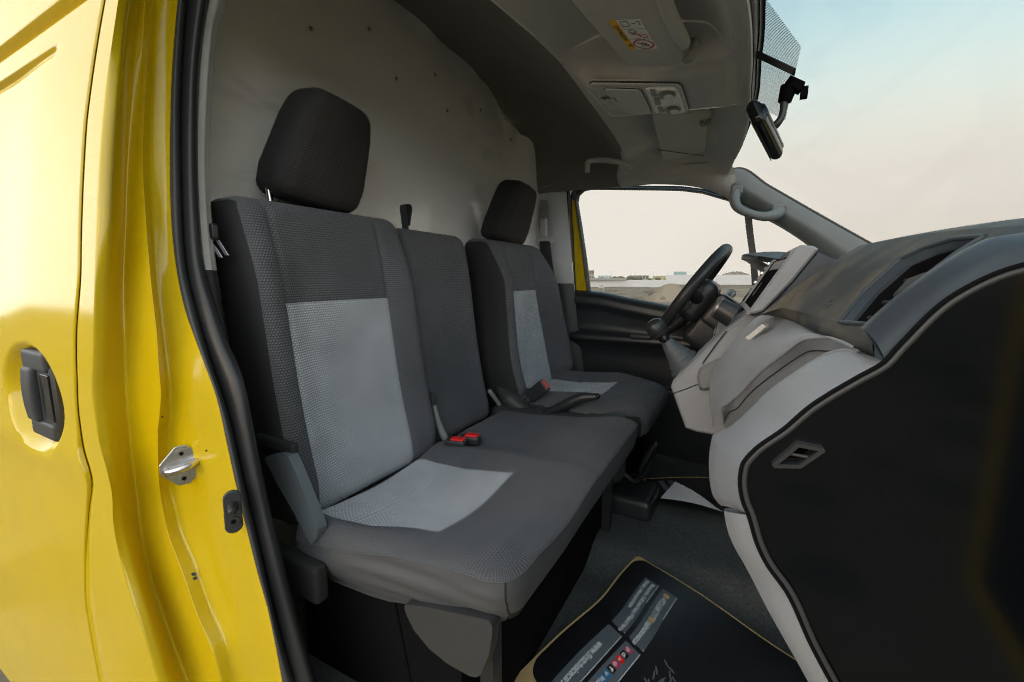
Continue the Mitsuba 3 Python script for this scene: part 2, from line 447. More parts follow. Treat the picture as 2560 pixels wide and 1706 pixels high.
step = [(-0.8324,-0.9549,0.7529),(-0.8649,-0.9569,0.853),(-0.9028,-0.9578,0.943),(-0.9225,-0.958,1.018),(-0.9173,-0.958,1.072),(-0.9211,-0.958,1.11),(-0.9313,-0.958,1.174),(-0.9307,-0.958,1.231),(-0.9099,-0.9535,1.342),(-0.9002,-0.9458,1.429),(-0.888,-0.9341,1.532),(-0.8891,-0.9201,1.633),(-0.8862,-0.9053,1.727),(-0.8856,-0.8925,1.802),(-0.8821,-0.8801,1.869)]
floor1 = [(-0.8573,-0.9177,0.7063),(-0.9087,-0.9201,0.8064),(-0.948,-0.9215,0.9043),(-0.9593,-0.922,0.9888),(-0.9575,-0.922,1.045),(-0.9568,-0.922,1.096),(-0.9513,-0.922,1.179),(-0.9422,-0.9219,1.259),(-0.9357,-0.918,1.336),(-0.9381,-0.9099,1.429),(-0.9342,-0.8972,1.539),(-0.9379,-0.8818,1.648),(-0.9384,-0.8653,1.751),(-0.9388,-0.851,1.832),(-0.9403,-0.8369,1.907)]
rib0 = [(-0.7969,-0.9093,0.7287),(-0.807,-0.9105,0.7768),(-0.8407,-0.9119,0.8501),(-0.8762,-0.9127,0.9235),(-0.9137,-0.913,0.9972),(-0.9148,-0.913,1.06),(-0.8962,-0.913,1.169),(-0.8698,-0.9127,1.266),(-0.8654,-0.9087,1.339),(-0.8831,-0.9009,1.429),(-0.9028,-0.8883,1.538),(-0.9221,-0.8728,1.649),(-0.9354,-0.8481,1.798),(-0.9494,-0.8263,1.915)]
rib = [(-0.7604,-0.9088,0.7465),(-0.7706,-0.9099,0.7931),(-0.8113,-0.911,0.8614),(-0.846,-0.9118,0.9333),(-0.8827,-0.912,1.006),(-0.8882,-0.912,1.066),(-0.8708,-0.912,1.174),(-0.8423,-0.9116,1.269),(-0.8457,-0.9076,1.341),(-0.8631,-0.8999,1.429),(-0.8862,-0.8874,1.537),(-0.909,-0.872,1.647),(-0.9179,-0.8477,1.794),(-0.9313,-0.8263,1.91)]
floor2 = [(-0.7532,-0.8884,0.7313),(-0.7662,-0.89,0.7999),(-0.8044,-0.8909,0.8492),(-0.8393,-0.8917,0.9229),(-0.8842,-0.892,0.9945),(-0.8943,-0.892,1.056),(-0.8778,-0.892,1.166),(-0.8607,-0.8918,1.262),(-0.8714,-0.8879,1.336),(-0.893,-0.8799,1.429),(-0.9093,-0.8669,1.541),(-0.929,-0.8508,1.655),(-0.9469,-0.825,1.81),(-0.9572,-0.8025,1.929)]
flange0 = [(-0.7103,-0.8746,0.7401),(-0.7167,-0.8762,0.8107),(-0.7393,-0.8771,0.8652),(-0.7602,-0.8778,0.933),(-0.7805,-0.878,1.009),(-0.7878,-0.878,1.083),(-0.7975,-0.878,1.179),(-0.8059,-0.878,1.243),(-0.8268,-0.8766,1.293),(-0.8448,-0.8739,1.336),(-0.8695,-0.8695,1.391),(-0.8927,-0.8619,1.466),(-0.9083,-0.8527,1.542),(-0.9296,-0.8303,1.696),(-0.9421,-0.8102,1.814),(-0.9525,-0.7873,1.935)]
seal_out = [(-0.6505,-0.8672,0.7631),(-0.6533,-0.8678,0.7908),(-0.6682,-0.8694,0.8881),(-0.6886,-0.8699,0.953),(-0.7085,-0.87,1.026),(-0.7259,-0.87,1.095),(-0.746,-0.87,1.186),(-0.7613,-0.87,1.247),(-0.7884,-0.8685,1.295),(-0.8162,-0.8659,1.337),(-0.8508,-0.8615,1.391),(-0.881,-0.8539,1.466),(-0.9002,-0.8447,1.543),(-0.9214,-0.8221,1.697),(-0.9338,-0.8019,1.816),(-0.9398,-0.7791,1.936)]
seal_mid = [(-0.6447,-0.8489,0.7491),(-0.684,-0.8511,0.8682),(-0.71,-0.852,0.9873),(-0.7383,-0.852,1.096),(-0.7632,-0.852,1.204),(-0.81,-0.85,1.304),(-0.8529,-0.8436,1.39),(-0.887,-0.8358,1.467),(-0.914,-0.8155,1.623),(-0.9374,-0.7895,1.784),(-0.9499,-0.7585,1.949)]
seal_in = [(-0.6176,-0.8267,0.7422),(-0.6382,-0.8281,0.8062),(-0.6671,-0.8295,0.9012),(-0.6875,-0.83,0.9775),(-0.7122,-0.83,1.072),(-0.7339,-0.83,1.187),(-0.7486,-0.8298,1.262),(-0.796,-0.8261,1.334),(-0.8295,-0.8216,1.39),(-0.8702,-0.8138,1.467),(-0.8895,-0.8042,1.546),(-0.9148,-0.7804,1.708),(-0.9275,-0.7553,1.852),(-0.9218,-0.7357,1.953)]
trim_in = [(-0.8609,-0.8021,1.319),(-0.8778,-0.793,1.428),(-0.8901,-0.7887,1.468),(-0.9175,-0.773,1.592),(-0.9308,-0.7605,1.676),(-0.9382,-0.7393,1.802),(-0.9428,-0.7194,1.909),(-0.931,-0.7125,1.944)]
tag(VAN, 'yellow panel van with its passenger door open, grey cab trim and white partition', 'van')

jr = loft([gap, corner, step, floor1, rib0, rib, floor2, flange0, seal_out], sub=7, axis=2, at=ZS)
jr[0, :, 0] += 0.003  # half of the shut line
s_door = ss(0.0, 1.0, np.linspace(0, 1, 8))
lip = np.array([jr[0] + np.array([-0.003, 0.012, 0])])
(m, uv) = grid(np.concatenate([lip, jr]))
# pressed recess round the striker: the channel floor steps in between two soft ledges
v = m[0].copy()
w = ss(1.20, 1.185, v[:, 2]) * ss(1.035, 1.05, v[:, 2]) * ss(-0.915, -0.905, v[:, 1]) * ss(-0.868, -0.876, v[:, 1])
v[:, 0] -= 0.006 * w
put(VAN + '__door_pillar', (v, m[1]), 'paint_yellow', smooth=True)

# sliding door skin behind the shut line, with the roof rail groove, the pressed field and the handle cup
zs = np.unique(np.r_[np.linspace(0.12, 1.12, 70), np.linspace(1.12, 1.33, 60), np.linspace(1.33, 1.84, 50), np.linspace(1.84, 1.95, 50), np.linspace(1.95, 2.3, 20)])
gx = resample(gap, 0, 2, np.clip(zs, 0.22, 2.0))[:, 0] - 0.003
frac = np.r_[0, 0.0008, 0.0025, np.linspace(0.004, 0.30, 90), np.linspace(0.31, 1, 30)]
X = gx[:, None] + (-2.45 - gx)[:, None] * frac[None]
Zg = np.repeat(zs[:, None], X.shape[1], 1)
Y = side_y(Zg)
Y = Y + np.where(frac[None] == 0, 0.012, np.where(frac[None] < 0.001, 0.002, 0.0))
field = ss(-1.16, -1.40, X) * ss(1.32, 1.44, Zg) * ss(1.852, 1.846, Zg)
sharp = ss(-1.10, -1.15, X) * ss(1.836, 1.846, Zg) * ss(1.856, 1.849, Zg)
Y = Y + 0.005 * field + 0.007 * sharp
Y = Y + 0.016 * np.exp(-((Zg - 1.912) / 0.0075) ** 2) - 0.006 * ss(1.922, 1.93, Zg)
cup = ss(1.0, 0.72, np.hypot((X + 1.228) / 0.165, (Zg - 1.208) / 0.112) ** 1.0)
Y = Y + 0.030 * cup
Y = Y - 0.006 * np.exp(-((Zg - 1.12 - 0.03 * (X + 1.0)) / 0.05) ** 2)
(m, uv) = grid(np.stack([X, Y, Zg], -1)[:, ::-1])
put(VAN + '__sliding_door', m, 'paint_yellow', smooth=True)
# handle: a bar with two grips over a dark cup
hb = [(-1.283, 1.296), (-1.214, 1.303), (-1.150, 1.296), (-1.122, 1.255), (-1.121, 1.19), (-1.136, 1.15), (-1.170, 1.134), (-1.215, 1.128), (-1.262, 1.136), (-1.286, 1.16)]
hb = [(-1.205 + (x + 1.205) * 0.84, z) for x, z in hb]
put(VAN + '__sliding_door__handle_base', plate([(x, -0.951, z) for x, z in hb], 0.011, up=(0, -1, 0), bevel=0.004), 'trim_dark', 25)
for z0, z1 in ((1.262, 1.303), (1.127, 1.163)):
    soft_box(VAN + '__sliding_door__handle_block', (0.120, 0.022, z1 - z0), 0.008, 'trim_dark', (-1.207, -0.957, (z0 + z1) / 2))
soft_box(VAN + '__sliding_door__handle_grip', (0.052, 0.020, 0.112), 0.008, 'trim_dark', (-1.238, -0.962, 1.213), warp=lambda q, v: v + np.stack([0 * v[:, 0], -0.004 * (1 - q[:, 2] ** 2), 0 * v[:, 0]], -1))
soft_box(VAN + '__sliding_door__handle_pad', (0.046, 0.004, 0.092), 0.002, 'gloss_black', (-1.168, -0.963, 1.213))

# rubber seal round the opening: an outer lip, a valley, a fat inner bulb
so, sm, si = (resample(r, 0, 2, ZS) for r in (seal_out, seal_mid, seal_in))
rows = []
for a, b, hgt in ((so, sm, 0.012), (sm, si, 0.020)):
    for s in np.linspace(0, 1, 9):
        q = a * (1 - s) + b * s
        bump = math.sin(math.pi * s) ** 0.6
        rows.append(q + np.array([hgt * bump, -0.35 * hgt * bump, 0]))
rows.append(si + np.array([-0.03, 0.012, 0]))
n1 = 9
(m, uv) = grid(np.array(rows[:n1] + [so * 0 + sm + np.array([-0.004, 0.002, 0])]))
put(VAN + '__door_seal_lip', m, 'rubber_grey', smooth=True)
(m, uv) = grid(np.array([sm + np.array([-0.004, 0.002, 0])] + rows[n1:]))
put(VAN + '__door_seal', m, 'rubber_black', smooth=True)
for z in (1.335, 1.205, 1.085, 0.97):
    p = resample(seal_mid, 0, 2, np.array([z]))[0]
    put(VAN + '__seal_hole', trimesh.creation.icosphere(2, 0.0028).apply_translation(p + np.array([0.0045, -0.004, 0])), 'void', True)

# pillar trim inside the seal: pale above, black below the belt line
ti = resample(trim_in, 0, 2, ZS)
for name, z0, z1, mat in (('pillar_trim', 1.455, 2.05, 'trim_grey'), ('pillar_base_trim', 0.60, 1.455, 'trim_dark')):
    zz = np.linspace(z0, z1, 60)
    a, b = resample(seal_in, 0, 2, zz) + np.array([-0.006, 0.004, 0]), resample(trim_in, 0, 2, zz)
    rows = [a + np.array([-0.02, 0.0, 0]), a, a * 0.5 + b * 0.5 + np.array([0.006, 0.0, 0]), b, b + np.array([-0.012, 0.012, 0]), b + np.array([-0.16, 0.035, 0])]
    (m, uv) = grid(PchipInterpolator(np.arange(6), np.array(rows))(np.linspace(0, 5, 31)))
    put(VAN + '__' + name, m, mat, smooth=True)

# striker, switch, paint chip
STR = VAN + '__door_striker'
sp = [(-0.8359,-0.893,1.162),(-0.9172,-0.893,1.101),(-0.8455,-0.893,1.08),(-0.7775,-0.893,1.143)]
sn = np.array([0.92, -0.38, 0.05]); sn /= np.linalg.norm(sn)
sc = np.mean(sp, 0) + 0.006 * sn
su = np.cross([0, 0, 1], sn); su /= np.linalg.norm(su)
sw = np.cross(sn, su)
pt = lambda a, b, d=0.0: sc + su * a + sw * b + sn * d
SCL = 0.80
pt = lambda a, b, d=0.0: sc + su * a * SCL + sw * b * SCL + sn * d * SCL
oct_ = [(-0.010, 0.043), (0.010, 0.043), (0.039, 0.010), (0.039, -0.010), (0.010, -0.043), (-0.010, -0.043), (-0.039, -0.010), (-0.039, 0.010)]
rnd = np.array(shapely.Polygon(oct_).buffer(-0.006).buffer(0.006, quad_segs=5).exterior.coords)[:-1]
put(STR, plate([pt(a, b) for a, b in rnd], 0.004, up=sn, bevel=0.0012), 'zinc', 30)
put(STR + '__loop', tube([pt(-0.026, -0.004, 0.002), pt(-0.025, -0.004, 0.018), pt(-0.015, -0.002, 0.026), pt(0.012, 0.003, 0.026), pt(0.025, 0.006, 0.017), pt(0.027, 0.006, 0.002)], 0.0056, 14, 30), 'chrome', True)
put(STR + '__loop_cover', tube([pt(-0.030, -0.008, 0.006), pt(0.0, -0.003, 0.008), pt(0.028, 0.004, 0.006)], 0.0075, 14, 12), 'zinc', True)
for b in (0.027, -0.028):
    cyl = trimesh.creation.cylinder(0.0080, 0.005, sections=28)
    M = np.eye(4); M[:3, 0], M[:3, 1], M[:3, 2], M[:3, 3] = su, sw, sn, pt(0, b, 0.004)
    put(STR + '__screw', cyl.apply_transform(M), 'zinc', 40)
    star = shapely.Polygon([((0.0043 if i % 2 else 0.0025) * math.cos(i * math.pi / 6), (0.0043 if i % 2 else 0.0025) * math.sin(i * math.pi / 6)) for i in range(12)])
    M2 = M.copy(); M2[:3, 3] = pt(0, b, 0.0078)
    put(STR + '__screw_socket', trimesh.creation.extrude_polygon(star, 0.0006, engine='earcut').apply_transform(M2), 'void', 30)
SWI = VAN + '__door_switch'
wp = [(-0.713,-0.885,1.097),(-0.7151,-0.885,1.045)]
wa, wb = np.array(wp[0]), np.array(wp[1])
wn = np.array([0.86, -0.5, 0]); wn /= np.linalg.norm(wn)
wu = np.cross([0, 0, 1], wn)
wc = (wa + wb) / 2 + 0.008 * wn
wv = (wa - wb) / np.linalg.norm(wa - wb)
slot = np.array(shapely.LineString([(0, -0.026), (0, 0.022)]).buffer(0.0125, quad_segs=8).exterior.coords)[:-1]
put(SWI, plate([wc + wu * a + wv * b for a, b in slot], 0.005, up=wn, bevel=0.0015), 'trim_dark', 30)
put(SWI + '__plunger', tube([wc + wv * 0.010 + wn * 0.003, wc + wv * 0.010 + wn * 0.017, wc + wv * 0.010 + wn * 0.019, wc + wv * 0.010 + wn * 0.028, wc + wv * 0.010 + wn * 0.031], [0.0075, 0.0078, 0.0062, 0.006, 0.003], 18), 'rubber_black', 40)
put(SWI + '__screw', tube([wc - wv * 0.017 + wn * 0.003, wc - wv * 0.017 + wn * 0.0075], 0.0085, 20), 'base_plastic', 40)
put(SWI + '__screw_socket', tube([wc - wv * 0.017 + wn * 0.006, wc - wv * 0.017 + wn * 0.0078], 0.004, 12), 'void', 40)
for p in [(-1.043,-0.91,1.157),(-0.8554,-0.91,1.212),(-0.7284,-0.91,1.178),(-1.032,-0.91,0.8427)]:
    put(VAN + '__paint_speck', trimesh.creation.icosphere(1, 0.0014).apply_translation(np.array(p) + np.array([0.012, -0.004, 0])), 'void', True)
chip = [(-0.8408,-0.895,0.918),(-0.8368,-0.895,0.9122)]
for k, c in enumerate(chip):
    c = np.array(c)
    s = 0.0035
    poly = [c + np.array([0.0045, -0.003, 0]) + s * (math.cos(a) * np.array([-.5, -.86, 0]) + math.sin(a) * np.array([0, 0, 1.0])) * (0.7 + 0.5 * rng.random()) for a in np.linspace(0, 6.28, 9)[:-1]]
    put(VAN + '__paint_chip', plate(poly, 0.0006, up=(1, -.4, 0), bevel=0), 'blue_black', False)

# body shell that closes the rest of the van: roof, rear, far side, sills, floor pan, nose
shell = cat(box(-4.0, -1.12, -0.80, 0.80, 2.36, 2.40), box(-4.0, -3.97, -0.95, 0.95, 0.42, 2.38), box(-4.0, -1.0, 0.955, 0.985, 0.42, 1.6))
put(VAN + '__roof', cat(box(-4.0, -1.10, -0.80, 0.80, 2.40, 2.43)), 'paint_yellow', 30)
put(VAN + '__cargo_shell', shell, 'paint_yellow', 30)
zz = np.linspace(0.12, 2.42, 40)
(m, uv) = grid(np.stack([np.stack([np.full(40, x), side_y(zz), zz], -1) for x in (-2.455, -4.0)]))
put(VAN + '__cargo_side', m, 'paint_yellow', 30)
# sheet roof over the cab
rz = lambda y, x: 2.38 - 0.55 * ss(-0.7, -0.02, x) * 0.85 - 0.30 * np.maximum(0, np.abs(y) - 0.55) ** 1.5
xx, yy = np.meshgrid(np.linspace(-1.12, -0.10, 24), np.linspace(-0.80, 0.86, 30), indexing='ij')
(m, uv) = grid(np.stack([xx, yy, rz(yy, xx) + 0.05], -1))
put(VAN + '__cab_roof', m, 'paint_yellow', True)
put(VAN + '__sill', cat(box(-0.75, 0.55, -0.965, -0.80, 0.40, 0.585)), 'paint_yellow', 30)
put(VAN + '__nose', cat(box(0.95, 1.35, -0.9, 0.9, 0.45, 1.15), box(0.62, 1.0, -0.93, 0.93, 0.45, 1.30)), 'paint_yellow', 30)
a0, a1 = np.array([0.62, -0.90, 1.30]), np.array([-0.10, -0.77, 1.93])
put(VAN + '__front_pillar', cat(tube([a0, a1], 0.045, 10), box(0.55, 0.66, -0.95, -0.78, 0.42, 1.32)), 'paint_yellow', 40)
# header over the open door
put(VAN + '__door_header', tube([(-0.86, -0.80, 2.02), (-0.55, -0.79, 2.03), (-0.10, -0.78, 1.96)], 0.032, 10, 12), 'paint_yellow', True)
# the opened passenger door, hinged at its front edge
def door_pt(s, d, z):
    """s along the door from its hinge, d through it towards its inner side, z up; it stands open by 93 degrees."""
    return np.stack([0.60 + 0.052 * s - 0.9986 * d, -0.97 - 0.9986 * s - 0.052 * d, z], -1)
def door_slab(s0, s1, d0, d1, z0, z1):
    b = box(s0, s1, d0, d1, z0, z1)
    v = np.array(b.vertices)
    return trimesh.Trimesh(door_pt(v[:, 0], v[:, 1], v[:, 2]), b.faces[:, ::-1], process=False)
put(VAN + '__passenger_door', cat(door_slab(0.0, 0.99, -0.03, 0.02, 0.50, 1.36), door_slab(0.0, 0.05, -0.03, 0.02, 1.36, 1.62), door_slab(0.93, 0.99, -0.03, 0.02, 1.36, 1.90), door_slab(0.4, 0.99, -0.03, 0.02, 1.88, 1.94)), 'paint_yellow', 30)
put(VAN + '__passenger_door__door_card', door_slab(0.07, 0.79, 0.02, 0.05, 0.62, 1.27), 'black_plastic', 30)

# ------------------------------------------------------------------ cab inside: partition, roof lining, floor
pe = [(-0.92, 1.70), (-0.88, 2.10), (-0.80, 2.25), (-0.60, 2.325), (-0.30, 2.34), (-0.065, 2.335), (0.173, 2.318), (0.40, 2.30), (0.512, 2.285), (0.60, 2.225), (0.689, 2.165), (0.760, 2.150)]
ys = np.linspace(-0.80, 0.74, 70)
ztop = PchipInterpolator([a for a, b in pe], [b for a, b in pe])(np.clip(ys, -0.92, 0.76))
rows = []
for s in np.linspace(0, 1, 60):
    z = 0.60 + (ztop - 0.60) * s
    x = -1.08 + 0.006 * np.sin(ys * 4.0 + 1) * np.sin(z * 3.2) + 0.10 * ss(0.62, 0.76, ys) ** 1.5 * 0.6 + 0.006 * ss(0.02, 0.0, 1 - s) * np.sin(ys * 23)
    rows.append(np.stack([x, ys, z], -1))
(m, uv) = grid(np.array(rows)[:, ::-1])
put(VAN + '__partition', m, 'white_board', smooth=True)
riv = [(-1.08,-0.3922,2.099),(-1.08,-0.181,2.194),(-1.08,-0.07,2.094),(-1.08,0.1368,2.184),(-1.08,0.2073,2.082),(-1.08,0.4488,2.16),(-1.06,0.7451,2.046),(-1.06,0.6826,2.097),(-1.06,0.7407,1.984)]
for p in riv:
    put(VAN + '__partition__rivet', trimesh.creation.icosphere(2, 0.006).apply_scale([0.5, 1, 1]).apply_translation(np.array(p) + np.array([0.004, 0, 0])), 'button_grey', True)
flap = [np.array(q) for q in [(-1.03,0.6898,1.61),(-1.03,0.6939,1.777),(-1.03,0.6934,1.94),(-1.03,0.6839,2.124)]]
flap2 = [np.array(q) for q in [(-0.965,0.8038,1.615),(-0.965,0.8215,1.768),(-0.965,0.7932,1.891),(-0.965,0.7551,2.067)]]
flap3 = [f + (g - f) * 0.6 + np.array([0.012, 0.0, 0.012 * (i == 3)]) for i, (f, g) in enumerate(zip(flap, flap2))]
low = [np.array([f[0], f[1], 0.62]) for f in (flap[0], flap3[0], flap2[0])]
rows = loft([[low[0]] + flap, [low[1]] + flap3, [low[2]] + flap2], n=60, sub=8)
rows[..., 1] += 0.004 * np.sin(rows[..., 2] * 19)
(m, uv) = grid(rows)
put(VAN + '__partition__edge_flap', m, 'white_board', smooth=True)

# dark roof lining: rises from the front panel into the high roof
A = [(-0.46, -0.76, 1.96), (-0.46, -0.70, 1.955), (-0.46, -0.55, 1.945), (-0.46, -0.3, 1.972), (-0.46, -0.15, 1.98), (-0.46, 0.07, 1.965), (-0.46, 0.242, 1.952), (-0.46, 0.383, 1.936), (-0.46, 0.472, 1.915), (-0.50, 0.62, 1.925), (-0.55, 0.74, 1.90), (-0.55, 0.785, 1.85)]
B = [(-1.10, -0.80, 2.10), (-1.10, -0.79, 2.20), (-1.10, -0.74, 2.27), (-1.10, -0.60, 2.33), (-1.10, -0.30, 2.345), (-1.10, -0.065, 2.34), (-1.10, 0.173, 2.323), (-1.10, 0.40, 2.305), (-1.10, 0.512, 2.29), (-1.10, 0.62, 2.225), (-1.08, 0.73, 2.160), (-1.0, 0.80, 1.86)]
A, B = np.array(A), np.array(B)
ra, rb = (PchipInterpolator(np.arange(12), r)(np.linspace(0, 11, 100)) for r in (A, B))
rows = []
for s in np.linspace(0, 1, 30):
    q = ra * (1 - s) + rb * s
    q[:, 2] += 0.075 * math.sin(math.pi * s) * ss(0.80, 0.45, np.abs(ra[:, 1]))
    rows.append(q)
(m, uv) = grid(np.array(rows))
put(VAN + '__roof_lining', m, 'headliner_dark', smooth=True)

# front roof panel above the windscreen, with the console hump in the middle
hf = [(-0.0356,-0.4024,1.878),(-0.03,-0.2797,1.877),(-0.0289,-0.1504,1.876),(-0.0322,0.0049,1.875),(-0.0324,0.1232,1.874),(-0.0383,0.2616,1.872),(-0.0629,0.4901,1.868),(-0.0789,0.5806,1.865)]
hfx = np.array(hf)
o = np.argsort(hfx[:, 1])
hfx = hfx[o]
fy = np.r_[-0.80, -0.72, hfx[:, 1], 0.80]
fx = np.r_[-0.13, -0.10, hfx[:, 0], hfx[-1, 0] - 0.03]
keep = np.r_[True, np.diff(fy) > 1e-3]
front_x = PchipInterpolator(fy[keep], fx[keep])
ys = np.linspace(-0.80, 0.80, 120)
xf = front_x(ys)
xr = np.interp(ys, A[:, 1], A[:, 0])
zr = np.interp(ys, A[:, 1], A[:, 2])
rows = []
for s in np.r_[np.linspace(0, 0.2, 14), np.linspace(0.22, 1, 40)]:
    x = xf + (xr - xf) * s
    zfront = 1.878 - 0.025 * ss(0.35, 0.80, np.abs(ys))
    zz = zfront + (zr - zfront) * (0.62 * ss(0.0, 0.22, s) + 0.38 * ss(0.1, 1.0, s))
    hump = ss(-0.185, -0.135, ys) * ss(0.135, 0.085, ys) * ss(0.02, 0.12, s) * ss(1.0, 0.82, s)
    zz = zz + 0.045 * np.sin(np.pi * np.clip(s * 1.05, 0, 1)) * (1 - hump) * ss(0.78, 0.6, np.abs(ys))
    target = 1.8805 + 0.034 * np.clip(s, 0, 1)
    zz = zz * (1 - hump) + np.minimum(zz, target) * hump
    rows.append(np.stack([x, ys, zz], -1))
rows = [rows[0] + np.array([0.004, 0, 0.012])] + rows + [rows[-1] + np.array([-0.03, 0, 0.05])]
HDR = np.array(rows)
(m, uv) = grid(HDR)
put(VAN + '__windscreen_header', m, 'headliner_grey', smooth=True)

# cab floor with the raised hump between the seats and the toe board
xx, yy = np.meshgrid(np.linspace(-1.08, 0.62, 80), np.linspace(-0.86, 0.86, 90), indexing='ij')
zz = 0.612 + 0.05 * ss(-0.16, -0.02, yy) * ss(0.42, 0.22, yy) * ss(-0.5, -0.34, xx) + 0.012 * np.sin(xx * 9) * np.cos(yy * 7)
zz = zz - 0.004 + 0.34 * ss(0.10, 0.62, xx) ** 1.3
(m, uv) = grid(np.stack([xx, yy, zz], -1))
put('cab_floor', m, 'floor_vinyl', smooth=True)
tag('cab_floor', 'black grained vinyl floor of the cab', None, kind='structure')
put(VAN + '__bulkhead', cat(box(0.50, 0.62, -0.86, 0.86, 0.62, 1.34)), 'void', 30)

# ------------------------------------------------------------------ the driver's side wall
W_in = [(-0.7788,0.84,1.415),(-0.7997,0.84,1.583),(-0.8211,0.84,1.79),(-0.8155,0.84,1.832),(-0.7928,0.84,1.867),(-0.7554,0.84,1.882),(-0.7061,0.84,1.883),(-0.6206,0.84,1.878),(-0.2994,0.84,1.843),(-0.2098,0.84,1.821),(-0.1313,0.84,1.786),(-0.0115,0.845,1.694),(0.0694,0.845,1.65),(0.194,0.845,1.569)]
W_out = [(-0.8684,0.8,1.415),(-0.9381,0.8,1.585),(-0.9651,0.8,1.795),(-0.9702,0.8,1.855),(-0.9774,0.8,1.907),(-0.9823,0.8,1.946),(-0.8147,0.79,1.966),(-0.603,0.79,1.966),(-0.298,0.78,1.887),(-0.1291,0.78,1.846),(-0.0834,0.78,1.871),(0.0728,0.8,1.779),(0.2226,0.8,1.673),(0.3901,0.8,1.554)]
# B-pillar
bl = [(-0.9894,0.8,1.986),(-0.9731,0.8,1.922),(-0.9636,0.8,1.866),(-0.9577,0.8,1.731),(-0.9517,0.8,1.585),(-0.9408,0.8,1.415)]
br = [(-0.8293,0.83,1.974),(-0.8281,0.83,1.913),(-0.8224,0.83,1.839),(-0.8125,0.83,1.725),(-0.7959,0.83,1.582),(-0.776,0.83,1.415)]
bm = [0.5 * (np.array(p) + np.array(q)) + np.array([0, -0.012, 0]) for p, q in zip(bl, br)]
bl = [np.array(p) + np.array([-0.02, 0.02, 0]) for p in bl]
(m, uv) = grid(loft([[p + np.array([-0.05, .06, 0]) for p in bl], bl, bm, br], n=40, sub=8))
put(VAN + '__door_pillar_trim', m, 'trim_grey', smooth=True)
def down(pts, z):
    return [np.array([p[0], p[1], z]) for p in pts]
b0, b1, b2 = np.array(bl[-1]), np.array(bm[-1]), np.array(br[-1])
rows = loft([[b0, b0 * [1, 1, 0] + [0.0, 0.0, 1.0], b0 * [1, 1, 0] + [0.03, 0, .62]], [b1, b1 * [1, 1, 0] + [0.04, 0, 1.0], b1 * [1, 1, 0] + [0.10, 0, 0.62]], [b2, b2 * [1, 1, 0] + [0.06, 0, 1.0], b2 * [1, 1, 0] + [0.14, 0, 0.62]]], n=30, sub=6)
rows[..., 1] -= 0.004
(m, uv) = grid(rows)
put(VAN + '__pillar_base_trim', m, 'trim_dark', smooth=True)
# trim above the window, from the roof lining down to the door seal
top_in = [(-0.8341,0.845,1.916),(-0.7947,0.845,1.868),(-0.7572,0.845,1.883),(-0.7078,0.845,1.884),(-0.6221,0.845,1.879),(-0.3002,0.845,1.845),(-0.2104,0.845,1.823),(-0.1316,0.845,1.787),(-0.0795,0.845,1.748)]
top_out = [(-0.9586,0.79,1.881),(-0.836,0.79,1.906),(-0.7267,0.79,1.93),(-0.6021,0.79,1.94),(-0.461,0.775,1.913),(-0.2967,0.775,1.873),(-0.1606,0.775,1.84),(-0.0821,0.775,1.853)]
top_up = [(-1.02, 0.79, 1.99), (-0.75, 0.765, 1.965), (-0.55, 0.745, 1.935), (-0.30, 0.72, 1.90), (-0.1, 0.70, 1.89)]
G_ = loft([top_up, np.array(resample(top_up, 9)) * 0.5 + np.array(resample(top_out, 9)) * 0.5 + [0, 0.006, 0], top_out], n=60, sub=8)
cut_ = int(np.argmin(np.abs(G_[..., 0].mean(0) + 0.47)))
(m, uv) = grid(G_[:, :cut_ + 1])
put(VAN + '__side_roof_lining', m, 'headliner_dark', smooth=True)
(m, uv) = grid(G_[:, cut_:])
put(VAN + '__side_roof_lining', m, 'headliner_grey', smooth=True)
(m, uv) = grid(loft([top_out, top_in, [np.array(p) + np.array([0, 0.04, 0.01]) for p in top_in], [np.array(p) + np.array([0, 0.06, 0.06]) for p in top_in]], n=60, sub=8))
put(VAN + '__roof_rail_trim', m, 'headliner_grey', smooth=True)
(m, uv) = grid(loft([[(-1.04, .815, 1.98), (-0.7, .80, 2.0), (-0.3, .80, 1.97), (-0.2, .80, 1.93)], [(-1.04, .83, 1.75), (-0.9, .86, 1.86), (-0.4, .87, 1.89), (-0.2, .87, 1.85)]], n=30, sub=4))
put(VAN + '__roof_rail_backing', m, 'void', True)
# small ledge where the front roof panel ends
put(VAN + '__roof_ledge', tube([(-0.6399,0.6,1.884),(-0.6409,0.6,1.925),(-0.6141,0.6,1.931),(-0.4927,0.6,1.906),(-0.4484,0.6,1.875)], 0.011, 10, 40), 'headliner_grey', True)
# A-pillar trim with its grab handle
au = [(-0.1342,0.8,1.867),(-0.0828,0.8,1.879),(0.0342,0.8,1.799),(0.1866,0.8,1.692),(0.3902,0.8,1.552)]
al = [(-0.1683,0.84,1.843),(-0.1101,0.84,1.78),(-0.0387,0.84,1.744),(0.068,0.84,1.665),(0.1703,0.84,1.589),(0.2321,0.84,1.532),(0.2775,0.84,1.49)]
am = [0.55 * np.array(p) + 0.45 * np.array(q) + np.array([-0.012, -0.028, 0.0]) for p, q in zip(resample(au, 12), resample(al, 12))]
(m, uv) = grid(loft([[np.array(p) + np.array([0.004, 0.03, -0.012]) for p in au], au, am, al, [np.array(p) + np.array([0, 0.05, 0]) for p in al]], n=50, sub=8))
put(VAN + '__windscreen_pillar', m, 'pillar_grey', smooth=True)
put(VAN + '__windscreen_seal', tube(resample(au, 60) + [0.004, 0.012, 0.002], 0.006, 8), 'rubber_black', True)
gh = [(-0.0708,0.775,1.79),(-0.079,0.755,1.756),(-0.0689,0.745,1.724),(-0.019,0.735,1.69),(0.034,0.737,1.676),(0.063,0.745,1.681),(0.0808,0.775,1.704)]
